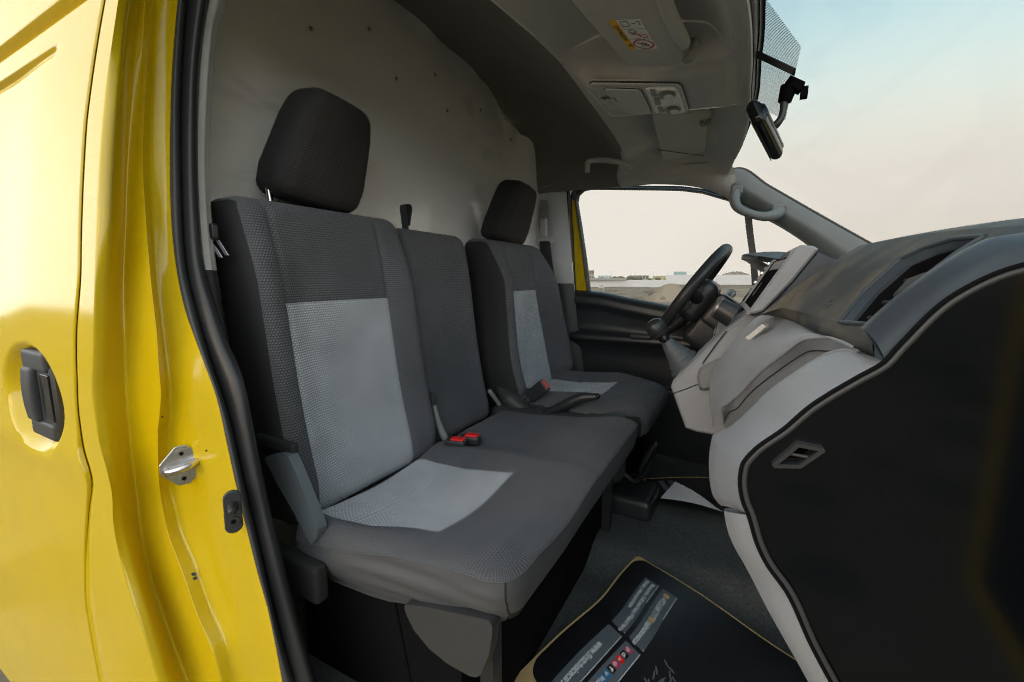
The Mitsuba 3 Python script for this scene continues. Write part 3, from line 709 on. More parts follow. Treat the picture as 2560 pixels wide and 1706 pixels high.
put(VAN + '__windscreen_pillar__grab_handle', tube(gh, [0.022, 0.020, 0.017, 0.016, 0.017, 0.020, 0.022], 14, 40), 'pillar_grey', True)
for q in [(-0.0707,0.772,1.789),(0.0755,0.772,1.704)]:
    soft_box(VAN + '__windscreen_pillar__handle_cap', (0.040, 0.012, 0.032), 0.005, 'pillar_grey', np.array(q) + np.array([0, -0.016, 0]))
# driver's door: frame, window, card
gl = [(-0.7073,0.885,1.368),(-0.7306,0.885,1.523),(-0.7629,0.885,1.704),(-0.7848,0.885,1.813),(-0.7791,0.885,1.848),(-0.7541,0.885,1.867),(-0.7207,0.885,1.871),(-0.6333,0.885,1.863),(-0.3046,0.885,1.828),(-0.2131,0.885,1.808),(-0.107,0.885,1.767),(-0.0461,0.885,1.726),(0.0537,0.885,1.673),(0.1424,0.885,1.616),(0.2364,0.885,1.543),(0.2619,0.885,1.491),(0.2167,0.885,1.155),(-0.0282,0.885,1.242),(-0.3207,0.885,1.309),(-0.6709,0.885,1.371)]
gl = np.array(gl)
DD = VAN + '__driver_door'
ou = gl + (gl - gl.mean(0)) * 0.055
inn = np.vstack([gl, gl[:1]])
out_ = np.vstack([ou, ou[:1]])
rr = np.stack([np.vstack([w, w[:1]]) for w in (gl + [0, .012, 0], gl, gl + (gl - gl.mean(0)) * 0.012 + [0, -0.012, 0], gl + (gl - gl.mean(0)) * 0.03 + [0, -0.014, 0], ou + [0, 0.0, 0])])
(m, uv) = grid(rr)
put(DD + '__window_seal', m, 'rubber_black', 40)
ys_ = [(-0.8098,0.87,1.832),(-0.8101,0.87,1.785),(-0.7976,0.87,1.665),(-0.7875,0.87,1.503),(-0.7776,0.87,1.371)]
yr_ = [(-0.8002,0.868,1.823),(-0.7927,0.868,1.776),(-0.7657,0.868,1.623),(-0.743,0.868,1.482),(-0.7253,0.868,1.372)]
(m, uv) = grid(loft([[np.array(p) + [-0.012, 0.02, 0] for p in ys_], ys_, yr_, [np.array(p) + [0.004, 0.02, 0] for p in yr_]], n=30, sub=4, straight=True))
put(DD, m, 'paint_yellow', 30)
sb_ = [np.array(p) + [0.0, 0.004, 0] for p in resample(br, 30)]
(m, uv) = grid(loft([[p + [0, .012, 0] for p in sb_], [p * 0.5 + np.array(q) * 0.5 + [0, -0.014, 0] for p, q in zip(sb_, resample(ys_, 30))], [np.array(q) + [-0.003, .002, 0] for q in resample(ys_, 30)], [np.array(q) + [-0.003, .03, 0] for q in resample(ys_, 30)]], n=40, sub=5))
put(VAN + '__driver_door_seal', m, 'rubber_grey', True)
(m, uv) = grid(np.stack([gl + (gl - gl.mean(0)) * k_ + [0, dy_, 0] for k_, dy_ in ((0.03, 0.0), (0.05, 0.012), (0.11, 0.022))]))
put(DD + '__window_surround', (m[0], m[1]), 'rubber_black', 40)
put(DD + '__window_glass', trimesh.Trimesh(*(lambda t: (np.c_[t[0][:, 0], 0.912 - 0.10 * (t[0][:, 1] - 1.33), t[0][:, 1]], t[1]))(trimesh.creation.triangulate_polygon(shapely.Polygon(gl[:, [0, 2]]).buffer(0.004), engine='earcut')), process=False), 'window_glass', False)
div = [(-0.0441,0.875,1.722),(-0.0327,0.875,1.65),(-0.0064,0.875,1.504),(0.0126,0.875,1.347)]
dv2 = [(-0.0155,0.875,1.707),(-0.003,0.875,1.63),(0.0196,0.875,1.503),(0.037,0.875,1.347)]
(m, uv) = grid(loft([[np.array(p) + [0, .02, 0] for p in div], div, dv2, [np.array(p) + [0, .02, 0] for p in dv2]], n=20, sub=3, straight=True))
put(DD + '__window_divider', m, 'trim_dark', 30)
# door card: padded top roll, recess, arm rest, lower panel
bt = [(-0.7792,0.86,1.37),(-0.6628,0.86,1.363),(-0.5177,0.86,1.338),(-0.3166,0.86,1.303),(-0.0273,0.86,1.235),(0.2141,0.86,1.159)]
prof = [(0.875, 0.012), (0.845, 0.004), (0.825, -0.02), (0.822, -0.045), (0.838, -0.085), (0.842, -0.14), (0.835, -0.175), (0.800, -0.195), (0.795, -0.215), (0.815, -0.245), (0.83, -0.30), (0.832, -0.42), (0.815, -0.435), (0.812, -0.46), (0.83, -0.75)]
rows = []
bq = resample(bt, 40)
for k, (yy_, dz) in enumerate(prof):
    q = bq.copy()
    q[:, 1] = yy_
    lev = 1.36 + dz
    q[:, 2] = q[:, 2] + dz if k < 5 else (q[:, 2] + dz) * max(0, (7 - k) / 3) * (k < 7) + lev * (1 - max(0, (7 - k) / 3) * (k < 7))
    rows.append(q)
rows = PchipInterpolator(np.arange(len(prof)), np.array(rows))(np.linspace(0, len(prof) - 1, 120))
rows[:, :2, 0] = np.minimum(rows[:, :2, 0], -0.74)
(m, uv) = grid(rows)
put(DD + '__door_card', m, 'black_plastic', smooth=True)
soft_box(DD + '__door_pull', (0.10, 0.03, 0.022), 0.008, 'base_plastic', (-0.43, 0.792, 1.172))
put(VAN + '__body_side', cat(box(-1.05, 0.7, 0.905, 0.97, 0.45, 1.26), box(-1.05, -0.84, 0.905, 0.97, 1.2, 2.0)), 'rubber_black', 30)

# windscreen glass with its black band and the ruled shade round the mirror foot
def ws(x, y):
    """The height of the windscreen at (x, y)."""
    return 1.955 - 0.70 * (x + 0.035) - 0.125 * y * y
ggx, ggy = np.meshgrid(np.linspace(-0.09, 0.80, 24), np.linspace(-0.78, 0.98, 34), indexing='ij')
ggx = ggx + (front_x(np.clip(ggy, -0.8, 0.8)) + 0.035) * (1 - (ggx + 0.09) / 0.89)
(m, uv) = grid(np.stack([ggx, ggy, ws(ggx, ggy) + 0.01], -1))
put(VAN + '__windscreen', m, 'clear_glass', True)
yb = np.linspace(-0.80, 0.60, 90)
xb = front_x(np.clip(yb, -0.8, 0.8))
zb = 1.878 - 0.025 * ss(0.35, 0.80, np.abs(yb))
tp = ss(0.55, 0.2, yb)
rows = [np.stack([xb - 0.012, yb, zb + 0.045], -1), np.stack([xb + 0.004, yb, zb + 0.006], -1)] + [np.stack([xb + d * (0.3 + 0.7 * tp), yb, zb + (ws(xb + d, yb) + 0.003 - zb) * (0.15 + 0.85 * tp)], -1) for d in (0.008, 0.020)]
(m, uv) = grid(np.array(rows))
put(VAN + '__windscreen__glass_band', m, 'black_plastic', True)
def on_glass(x, y, d=0.002):
    return np.stack([x, y, ws(x, y) + d], -1)
# ------------------------------------------------------------------ dashboard
DASH = 'dashboard'
tag(DASH, 'pale grey and black dashboard with dusty top pad and black end face', 'dashboard')
Ltop = [(0.0229,-0.3014,1.374),(0.0508,-0.3062,1.386),(0.0623,-0.3439,1.388),(0.0914,-0.5219,1.388),(0.1013,-0.6194,1.388),(0.1087,-0.6707,1.388)]
Lbot = [(0.025,-0.2196,1.366),(0.0605,-0.2876,1.366),(0.0857,-0.5325,1.366),(0.0965,-0.629,1.366),(0.107,-0.7035,1.366)]
ridge = [(0.168, -0.25, 1.498), (0.176, -0.40, 1.497), (0.19, -0.55, 1.494), (0.205, -0.65, 1.489), (0.215, -0.712, 1.484)]
back = [(0.66, -0.25, 1.497), (0.66, -0.40, 1.497), (0.64, -0.55, 1.494), (0.62, -0.65, 1.49), (0.58, -0.712, 1.482)]
Ltop = np.array(Ltop); Ltop[-1, 1] = -0.712
Lbot = np.array(Lbot); Lbot[-1, 1] = -0.735
lt, lb, rg, bk = (resample(p, 200) for p in (Ltop, Lbot, ridge, back))
lip = [lb + [0.03, 0, 0.0], lb, lb * 0.5 + lt * 0.5 + [-0.0015, 0, 0], lt + [-0.001, 0, -0.0015]]
(m, uv) = grid(np.array(lip))
put(DASH + '__pad_lip', m, 'dash_pad', 40)
S = np.linspace(0, 1, 110)
rows = [lt + [-0.001, 0, -0.0015]]
for s in S:
    q = lt * (1 - s) + rg * s
    q[:, 2] += 0.006 * math.sin(math.pi * s)
    rows.append(q)
for s in np.linspace(0, 1, 30)[1:]:
    q = rg * (1 - s) + bk * s
    q[:, 2] += 0.012 * math.sin(min(1, s * 6) * math.pi / 2) * (1 - s)
    rows.append(q)
(m, uv) = grid(np.array(rows))
slot = np.array([(0.0976,-0.6078,1.399),(0.1263,-0.5663,1.428),(0.1573,-0.5553,1.456),(0.1739,-0.5791,1.467),(0.1873,-0.6119,1.475),(0.1953,-0.657,1.477),(0.187,-0.6569,1.469),(0.1751,-0.6582,1.459),(0.1411,-0.6679,1.429),(0.1103,-0.6766,1.401)])
padv = m[0][200:200 * 111]
slot[:, 2] = [padv[np.argmin(np.hypot(padv[:, 0] - a, padv[:, 1] - b)), 2] for a, b in slot[:, :2]]
sp2 = shapely.Polygon(slot[:, :2])
cent = m[0][m[1]].mean(1)
inside = shapely.contains_xy(sp2, cent[:, 0], cent[:, 1]) & (cent[:, 2] > 1.38)
put(DASH + '__top_pad', (m[0], m[1][~inside]), 'dash_pad', smooth=True)
VENT = DASH + '__side_vent'
sc_ = slot.mean(0)
sn_ = np.cross(slot[3] - slot[0], slot[8] - slot[0]); sn_ /= np.linalg.norm(sn_)
sn_ = sn_ if sn_[2] > 0 else -sn_
lp = np.vstack([slot, slot[:1]])
lp = np.vstack([np.linspace(a, b, 6, endpoint=False) for a, b in zip(lp[:-1], lp[1:])] + [lp[:1]])
put(VENT, tube(lp + 0.0005 * sn_, 0.0026, 8, caps=False), 'blue_black', True)
inn_ = sc_ + (lp - sc_) * np.array([0.90, 0.74, 0.90]) + 0.0 * sn_
(m, uv) = grid(np.stack([lp + 0.001 * sn_, inn_ - 0.006 * sn_, inn_ - 0.010 * sn_]))
put(VENT + '__bezel', m, 'blue_black', 30)
wall = np.stack([inn_ - 0.010 * sn_, sc_ + (inn_ - sc_) * 0.97 - 0.02 * sn_, sc_ + (inn_ - sc_) * 0.95 - 0.05 * sn_])
(m, uv) = grid(wall)
put(VENT + '__wall', m, 'void', 30)
put(VENT + '__duct', plate(sc_ + (slot - sc_) * 0.85 - 0.05 * sn_, 0.001, up=sn_, bevel=0), 'void', False)
for a, b, mat in ((0.22, 0.22, 'black_plastic'), (0.46, 0.46, 'black_plastic'), (0.80, 0.80, 'black_plastic')):
    p = slot[0] * (1 - a) + slot[2] * a
    q = slot[9] * (1 - b) + slot[7] * b
    put(VENT + '__slat', tube([p * 0.85 + q * 0.15 - 0.016 * sn_, q * 0.85 + p * 0.15 - 0.013 * sn_], 0.0028, 8, 4), 'base_plastic', True)
tabc = slot[1] * 0.35 + slot[8] * 0.65 + (slot[7] - slot[8]) * 0.30
soft_box(VENT + '__tab', (0.030, 0.026, 0.010), 0.004, 'dash_pad', tabc - 0.010 * sn_, M=np.column_stack([(slot[2] - slot[0]) / np.linalg.norm(slot[2] - slot[0]), np.cross(sn_, (slot[2] - slot[0]) / np.linalg.norm(slot[2] - slot[0])), sn_]))
# stamped letters on the pad
pa, pb = np.array([(0.0906,-0.546,1.399),(0.0973,-0.587,1.401)])
e1 = pb - pa; e1 /= np.linalg.norm(e1)
e2 = np.cross(sn_, e1)
if e2[2] < 0:
    e2 = -e2
kx = np.linalg.norm(pb - pa)
for k, (tx, dy) in enumerate((('SRS', 0.0068), ('AIRBAG', -0.002))):
    put(DASH + '__stamp', frame_text(tx, 0.0058, pa + e2 * dy + sn_ * 0.0068, e1, e2, 0.0006, True), 'black_plastic', False)
# end cap of the pad: a bevelled band down to the crease
bt = np.array([(0.1001,-0.715,1.391),(0.1283,-0.715,1.428),(0.1686,-0.715,1.467),(0.1814,-0.715,1.475),(0.1992,-0.715,1.478)])
bt = np.vstack([bt, [[0.26, -0.715, 1.486], [0.58, -0.715, 1.482]]])
cr = np.array([(0.1093,-0.757,1.367),(0.1183,-0.757,1.383),(0.1477,-0.757,1.426),(0.1864,-0.757,1.451)])
cr = np.vstack([cr, [[0.26, -0.757, 1.464], [0.58, -0.757, 1.465]]])
bt_raw, cr_raw = bt, cr
bt, cr = resample(bt, 40), resample(cr, 40)
(m, uv) = grid(loft([bt + [0, 0.012, 0.0], bt, bt * 0.45 + cr * 0.55 + [0.0, -0.004, 0.004], cr + [0, 0.003, 0.003], cr], n=80, sub=5))
put(DASH + '__pad_end', m, 'blue_black', 35)
fl = [Lbot[-1] + [0.012, 0.0, -0.002], cr[0], bt[0], Ltop[-1]]
put(DASH + '__pad_corner', tri((np.array([Ltop[-1], Lbot[-1], cr[0], bt[0] + [0, 0, 0.0]]), np.array([[0, 1, 2, 3]]))), 'blue_black', False)

# pale panel: upper facet, pocket, lower facet
U0 = np.array([(-0.0573,-0.2,1.245),(-0.0214,-0.21,1.31),(0.0258,-0.191,1.363),(0.0621,-0.2626,1.363),(0.0885,-0.5096,1.363),(0.0996,-0.6095,1.363),(0.1104,-0.6865,1.363),(0.1148,-0.731,1.363)])
U0[-1] = [0.1092, -0.7555, 1.3665]
R1 = np.array([(-0.0481,-0.25,1.119),(-0.034,-0.32,1.186),(-0.0038,-0.39,1.236),(0.02,-0.45,1.285),(0.049,-0.53,1.335),(0.0649,-0.56,1.358),(0.0685,-0.565,1.361),(0.0904,-0.605,1.368),(0.1008,-0.69,1.366),(0.1092,-0.757,1.367)])
R2 = np.array([(-0.0284,-0.285,1.143),(-0.0254,-0.28,1.156),(-0.0044,-0.345,1.197),(0.0135,-0.395,1.239),(0.0472,-0.48,1.299),(0.0732,-0.525,1.335),(0.0773,-0.53,1.339),(0.0948,-0.58,1.348),(0.1027,-0.68,1.363)])
R3 = np.array([(-0.0292,-0.31,1.137),(-0.0182,-0.33,1.15),(0.0178,-0.44,1.226),(0.0344,-0.49,1.265),(0.0611,-0.57,1.315),(0.082,-0.62,1.347),(0.0858,-0.63,1.352),(0.1,-0.695,1.365),(0.1093,-0.757,1.367)])
R4 = np.array([(0.1093,-0.757,1.367),(0.0918,-0.757,1.351),(0.0722,-0.757,1.333),(0.0568,-0.757,1.317),(0.0396,-0.757,1.294),(0.0133,-0.757,1.264),(0.0046,-0.757,1.246),(0.0038,-0.757,1.232),(0.0078,-0.757,1.209),(0.014,-0.757,1.195)])
LEFT = np.array([(-0.0449,-0.3,1.122),(-0.0486,-0.3,1.074),(-0.0463,-0.3,1.036),(-0.037,-0.3,0.9906),(-0.0168,-0.3,0.9688)])
u0, u1 = resample(U0, 120), resample(R1, 120)
(m, uv) = grid(np.stack([u0 * (1 - s) + u1 * s + np.array([-0.010, 0, 0.004]) * math.sin(math.pi * s) for s in np.linspace(0, 1, 24)]))
put(DASH + '__facet_panel', m, 'dash_grey', smooth=True)
push = np.array([0.042, 0.0, -0.012])
r1, r2, r3 = (resample(p, 120) for p in (R1[1:-1], R2, R3[:-1]))
edge = ss(0, 0.08, np.linspace(0, 1, 120)) * ss(1, 0.9, np.linspace(0, 1, 120))
(m, uv) = grid(np.stack([r1 * (1 - s) + r2 * s for s in np.linspace(0, 1, 6)]))
put(DASH + '__pocket_wall', m, 'dash_grey', smooth=True)
(m, uv) = grid(np.stack([r2 * (1 - s) + (r3 + np.array([0.004, 0, 0])) * s for s in np.linspace(0, 1, 6)]))
put(DASH + '__pocket_floor', m, 'dash_grey_dark', smooth=True)
put(DASH + '__pocket_gap', tube(r2[3:-3] + [-0.0008, -0.0008, 0.0008], 0.0011, 6), 'trim_dark', True)
put(DASH + '__pocket_rim', tube(r1[4:-4], 0.0022, 8), 'dash_grey', True)
put(DASH + '__pocket_lip', tube(r3 + np.array([0.001, 0, 0]), 0.003, 8), 'dash_grey', True)
Pr = np.vstack([R3[::-1], LEFT])
p, q = resample(Pr, 160), resample(R4, 160)
rows = []
for s in np.linspace(0, 1, 30):
    w = p * (1 - s) + q * s
    w += np.array([-0.012, 0, 0.004]) * (math.sin(math.pi * s) ** 0.8) * ss(0, 0.25, np.linspace(0, 1, 160))[:, None]
    rows.append(w)
(m, uv) = grid(np.array(rows))
put(DASH + '__knee_panel', m, 'dash_grey', smooth=True)
# underside of the glove box
un = [(LEFT[-1] + [0, 0, 0]), R4[-1]]
(m, uv) = grid(np.array([[LEFT[-1], R4[-1]], [LEFT[-1] + [0.12, 0.0, -0.02], R4[-1] + [0.12, 0.04, -0.05]], [LEFT[-1] + [0.40, 0, 0.1], R4[-1] + [0.40, 0.04, 0]]]))
put(DASH + '__underside', m, 'black_plastic', 30)
# side strip running down to the sill
sr = np.array([(0.0141,-0.757,1.194),(0.0241,-0.757,1.165),(0.0338,-0.757,1.146),(0.0548,-0.757,1.119),(0.0797,-0.757,1.069),(0.0989,-0.757,1.036),(0.1402,-0.757,0.9675)])
sl = np.array([(-0.0096,-0.7,1.166),(-0.0044,-0.7,1.142),(0.0023,-0.7,1.126),(0.0153,-0.7,1.105),(0.0428,-0.71,1.062),(0.0878,-0.715,0.9919),(0.1295,-0.72,0.919)])
sr, sl = np.vstack([sr, [[0.22, -.757, .62]]]), np.vstack([sl, [[0.21, -.72, .62]]])
(m, uv) = grid(loft([sl + [0.04, 0.01, 0], sl, sl * 0.5 + sr * 0.5 + [-0.006, -0.004, 0], sr], n=60, sub=6))
put(DASH + '__side_strip', m, 'dash_grey', smooth=True)
# black end face
outline = np.vstack([cr[::-1], R4[1:], sr[1:], [[0.60, -0.757, 0.62]]])
pg = shapely.Polygon(outline[:, [0, 2]]).buffer(0)
dia = np.array([(0.0323,-0.757,1.256),(0.0508,-0.757,1.281),(0.0708,-0.757,1.28),(0.0722,-0.757,1.278),(0.0549,-0.757,1.258),(0.0337,-0.757,1.254)])
dpoly = shapely.Polygon(dia[:, [0, 2]]).buffer(-0.002)
tv, tf = trimesh.creation.triangulate_polygon(pg.difference(dpoly), engine='earcut')
put(DASH + '__end_face', trimesh.Trimesh(np.c_[tv[:, 0], -0.757 + 0.012 * (1.4 - tv[:, 1]), tv[:, 1]], tf, process=False), 'end_black', False)
seam = np.vstack([cr[::-1], R4[1:], sr[1:]])
sm2 = resample(seam, 200)
put(DASH + '__end_seam', tube(sm2 + [0.0, -0.001, 0.0], 0.0017, 8), 'void', True)
tg = np.gradient(sm2, axis=0); tg /= np.linalg.norm(tg, axis=1, keepdims=True)
side_ = np.cross(tg, [0, 1, 0]); side_ *= np.where(side_[:, :1] * 1.0 - side_[:, 2:] > 0, 1, -1)
put(DASH + '__end_rim', tube(sm2 + side_ * 0.0045 + [0.0, 0.0005, 0.0], 0.0028, 10), 'trim_dark', True)
do = shapely.Polygon(dia[:, [0, 2]]).buffer(0.001, quad_segs=3)
dyc = -0.7605
ringm = trimesh.creation.extrude_polygon(do.difference(shapely.Polygon(dia[:, [0, 2]]).buffer(-0.0028)), 0.012, engine='earcut')
v = np.array(ringm.vertices)
DV = DASH + '__demister_vent'
put(DV, trimesh.Trimesh(np.stack([v[:, 0], dyc + 0.008 - v[:, 2], v[:, 1]], -1), ringm.faces[:, ::-1], process=False), 'black_plastic', 30)
dc = dia.mean(0)
put(DV + '__duct', trimesh.Trimesh(*(lambda t: (np.c_[t[0][:, 0], np.full(len(t[0]), -0.735), t[0][:, 1]], t[1]))(trimesh.creation.triangulate_polygon(do, engine='earcut')), process=False), 'void', False)
mid_a, mid_b = (dia[0] + dia[1]) / 2, (dia[3] + dia[4]) / 2
put(DV + '__slat', tube([mid_a + [0, -0.002, 0], mid_b + [0, -0.002, 0]], 0.0018, 8, 4), 'trim_dark', True)
# badge plate on the upper facet
bd = np.array([(-0,-0.222,1.315),(0.0066,-0.232,1.309),(0.038,-0.295,1.351),(0.0298,-0.285,1.355)])
bc = bd.mean(0)
nb = np.cross(bd[1] - bd[0], bd[3] - bd[0]); nb /= np.linalg.norm(nb); nb = nb if nb[0] < 0 else -nb
lp = np.vstack([bd, bd[:1]])
put(DASH + '__badge_frame', tube(np.vstack([np.linspace(a, b, 5, endpoint=False) for a, b in zip(lp[:-1], lp[1:])] + [lp[:1]]) + nb * 0.003, 0.0025, 8, caps=False), 'button_grey', True)
put(DASH + '__badge_plate', plate(bc + (bd - bc) * 0.93 + nb * 0.003, 0.0035, up=nb, bevel=0.001), 'lamp_panel', 30)

# centre stack: pale frame, black display and keys seen along its face, dark cowl behind
ST = DASH + '__centre_stack'
fr = [(-0.0034, 1.362), (0.060, 1.477), (0.068, 1.491), (0.074, 1.501), (0.084, 1.506), (0.105, 1.503), (0.113, 1.497), (0.075, 1.435), (0.027, 1.372)]
put(ST, prism_y(fr, -0.20, -0.175, 0.004), 'dash_grey', 30)
put(ST + '__frame_top', prism_y([(0.066, 1.497), (0.074, 1.5015), (0.084, 1.5065), (0.105, 1.5035), (0.10, 1.485), (0.07, 1.485)], -0.161, 0.20, 0.001), 'dash_grey', 30)
put(ST + '__cowl', prism_y([(0.03, 1.365), (0.075, 1.435), (0.111, 1.493), (0.14, 1.4775), (0.26, 1.44), (0.30, 1.28), (0.05, 1.30)], -0.192, 0.20, 0.004), 'blue_black', 30)
fdir = np.array([0.068 + 0.0034, 0, 1.491 - 1.362]); fl_ = np.linalg.norm(fdir); fdir /= fl_
fnrm = np.array([-fdir[2], 0, fdir[0]])
yawd = np.array([-0.05, 1.0, 0]); yawd /= np.linalg.norm(yawd)
fn2 = np.cross(yawd, fdir); fn2 = fn2 / np.linalg.norm(fn2) * (1 if fnrm @ np.cross(yawd, fdir) > 0 else -1)
def face_box(key, s0, s1, y0, y1, d, mat, r=0.0015):
    """A raised piece on the face of the centre stack, which is turned a little towards the passenger."""
    c = np.array([-0.0034, -0.2, 1.362]) + fdir * (s0 + s1) / 2 + yawd * ((y0 + y1) / 2 + 0.2) + fn2 * (d / 2 - 0.012)
    return soft_box(key, (d, y1 - y0, s1 - s0), r, mat, c, M=np.column_stack([fn2, yawd, fdir]), k=2, mid=(1, 1, 1))
face_box(ST + '__display', 0.006, 0.141, -0.176, 0.11, 0.0105, 'screen')
face_box(ST + '__display_frame', 0.0, 0.146, 0.11, 0.175, 0.013, 'dash_grey', 0.003)
face_box(ST + '__key', 0.112, 0.136, -0.165, 0.05, 0.0115, 'dash_grey_dark')
face_box(ST + '__key', 0.004, 0.016, -0.165, 0.08, 0.0125, 'dash_grey')
face_box(ST + '__slot_trim', 0.040, 0.078, 0.0, 0.012, 0.0118, 'base_plastic')
face_box(ST + '__display_edge', -0.012, 0.148, 0.175, 0.20, 0.014, 'base_plastic', 0.004)
for k in range(6):
    face_box(ST + '__side_key', 0.055 + 0.0145 * k, 0.065 + 0.0145 * k, 0.150, 0.168, 0.0175 + 0.0015 * (k % 2), 'chrome' if k % 2 else 'lever_grey', 0.0025)
kp = np.array([-0.0034, 0, 1.362]) + fdir * 0.020 + np.array([0, 0.15, 0])
put(ST + '__knob', tube([kp + fnrm * 0.002, kp + fnrm * 0.018, kp + fnrm * 0.020], [0.015, 0.0135, 0.011], 22), 'black_plastic', 40)
put(ST + '__knob__knob_ring', tube([kp + fnrm * 0.006, kp + fnrm * 0.010], 0.0156, 22), 'chrome', 40)
# lower console that carries the gear lever
CO = DASH + '__gear_console'
prof = [(-0.0425, 1.3198), (-0.1539, 1.1858), (-0.1573, 1.1709), (-0.1502, 1.1518), (-0.1173, 1.0703), (-0.0919, 1.0646), (-0.0433, 1.0632)]
prof = prof + [(0.12, 1.05), (0.12, 1.36), (0.0, 1.36)]
put(CO, prism_y(prof, -0.13, 0.17, 0.006), 'dash_grey', 30)
cl_ = [(-0.1553,-0.1305,1.153),(-0.1228,-0.1305,1.17),(-0.0935,-0.1305,1.185),(-0.0882,-0.1305,1.173),(-0.0574,-0.1305,1.184)]
put(CO + '__panel_gap', tube(cl_, 0.0012, 6, 20), 'void', True)
tr = [(-0.0871,-0.132,1.236),(-0.071,-0.132,1.265),(-0.0552,-0.132,1.293),(-0.0396,-0.132,1.319),(-0.0429,-0.132,1.319),(-0.0595,-0.132,1.292),(-0.0754,-0.132,1.264),(-0.0883,-0.132,1.24)]
put(CO + '__trim_strip', plate(np.array(tr), 0.003, up=(0, -1, 0), bevel=0.0008), 'black_plastic', False)
bmp = [(-0.0965,-0.135,1.206),(-0.0932,-0.135,1.228),(-0.0696,-0.135,1.244),(-0.0361,-0.135,1.266),(-0.0312,-0.135,1.188),(-0.0594,-0.135,1.185),(-0.0845,-0.135,1.175),(-0.0919,-0.135,1.186)]
bq = np.array(shapely.Polygon(np.array(bmp)[:, [0, 2]]).buffer(-0.01).buffer(0.01, quad_segs=4).exterior.coords)[:-1]
put(CO + '__cup_holder', plate([(a, -0.134, b) for a, b in bq], 0.02, up=(0, -1, 0), bevel=0.006), 'dash_grey_dark', 30)
k0 = (-0.0407,0.02,1.347)
put(ST + '__rotary_knob', tube([np.array(k0) + fnrm * -0.01, np.array(k0) + fnrm * 0.03, np.array(k0) + fnrm * 0.038], [0.032, 0.029, 0.024], 26), 'black_plastic', 40)
put(ST + '__rotary_knob__knob_ring', tube([np.array(k0) + fnrm * 0.034, np.array(k0) + fnrm * 0.039], [0.0275, 0.0255], 26), 'zinc', 40)
# driver's side of the dashboard: binnacle hood, fascia, key barrel
hood = []
for yk in np.linspace(0.20, 0.60, 24):
    c = 1 - ((yk - 0.40) / 0.21) ** 2
    hood.append([(-0.032 + 0.05 * (1 - c), yk, 1.502 - 0.01 * (1 - c)), (-0.030 + 0.05 * (1 - c), yk, 1.516 - 0.014 * (1 - c)), (0.05, yk, 1.524 - 0.03 * (1 - c)), (0.16, yk, 1.510 - 0.04 * (1 - c)), (0.30, yk, 1.45)])
hood = np.array(hood).transpose(1, 0, 2)
(m, uv) = grid(PchipInterpolator(np.arange(5), hood)(np.linspace(0, 4, 33)))
put(DASH + '__instrument_hood', m, 'blue_black', smooth=True)
(m, uv) = grid(PchipInterpolator(np.arange(4), np.array([hood[0], hood[0] + [0.035, 0, -0.022], hood[0] + [0.085, 0, -0.075], hood[0] + [0.10, 0, -0.15]]))(np.linspace(0, 3, 25)))
put(DASH + '__instrument_hood__underside', m, 'black_plastic', smooth=True)
put(DASH + '__instrument_panel', prism_y([(0.06, 1.34), (0.11, 1.505), (0.34, 1.45), (0.40, 1.20), (0.10, 1.20)], 0.19, 0.62, 0.003), 'black_plastic', 30)
put(DASH + '__driver_fascia', cat(prism_y([(0.02, 1.30), (0.10, 1.40), (0.55, 1.42), (0.60, 1.0), (0.12, 1.02), (0.05, 1.10)], 0.171, 0.80, 0.004)), 'black_plastic', 30)
kb = np.array((-0.0798,0.25,1.264))
for r, d, mat, nm in ((0.044, 0.004, 'dash_grey_dark', 'key_surround'), (0.034, 0.009, 'black_plastic', 'key_bezel'), (0.026, 0.012, 'lever_grey', 'key_ring'), (0.021, 0.014, 'void', 'key_slot')):
    put(DASH + '__' + nm, tube([kb + [0.02, 0, 0], kb + fnrm * d], r, 26), mat, 40)

# ------------------------------------------------------------------ steering wheel, gear lever
SW = 'steering_wheel'
tag(SW, 'black three-spoke steering wheel in front of the driver seat', 'steering wheel')
wc = np.array([-0.180, 0.40, 1.385])
wup = np.array([0.56, 0, 0.828]); wn = np.cross([0, 1, 0], wup)  # points back and up at the driver
wn = wn if wn[0] < 0 else -wn
ang = np.linspace(0, 2 * np.pi, 97)
rimp = np.array([wc + 0.184 * (math.cos(a) * np.array([0, 1, 0]) + math.sin(a) * wup) for a in ang])
rows = []
for p, a in zip(rimp, ang):
    rad = math.cos(a) * np.array([0, 1, 0]) + math.sin(a) * wup
    b = np.linspace(0, 2 * np.pi, 17)
    rows.append(p + 0.0165 * np.cos(b)[:, None] * rad + 0.0185 * np.sin(b)[:, None] * wn)
(m, uv) = grid(np.array(rows))
put(SW + '__rim', m, 'black_plastic', smooth=True)
hubM = np.column_stack([[0, 1, 0], wup, wn])
soft_box(SW + '__hub', (0.19, 0.15, 0.075), 0.03, 'black_plastic', wc - wn * 0.035, M=hubM, k=6)
for a0_, w_ in ((0.1, 0.05), (math.pi - 0.1, 0.05), (-math.pi / 2, 0.06)):
    d = math.cos(a0_) * np.array([0, 1, 0]) + math.sin(a0_) * wup
    put(SW + '__spoke', tube([wc + d * 0.06 - wn * 0.03, wc + d * 0.12 - wn * 0.022, wc + d * 0.176], [0.026, 0.019, 0.014], 12, 12), 'black_plastic', True)
put(SW + '__spoke_trim', tube([wc + np.array([0, -0.075, 0.0]) - wn * 0.012 + wup * 0.012, wc + np.array([0, -0.165, 0]) - wn * 0.004 + wup * 0.016], 0.008, 10, 8), 'lever_grey', True)
CC = 'steering_column'
tag(CC, 'black steering column shroud with stalks under the wheel', 'steering column')
cM = np.column_stack([[0, 1, 0], wup, wn])
soft_box(CC + '__shroud', (0.13, 0.125, 0.19), 0.03, 'black_plastic', wc - wn * 0.16 + wup * 0.0, M=cM, k=5)
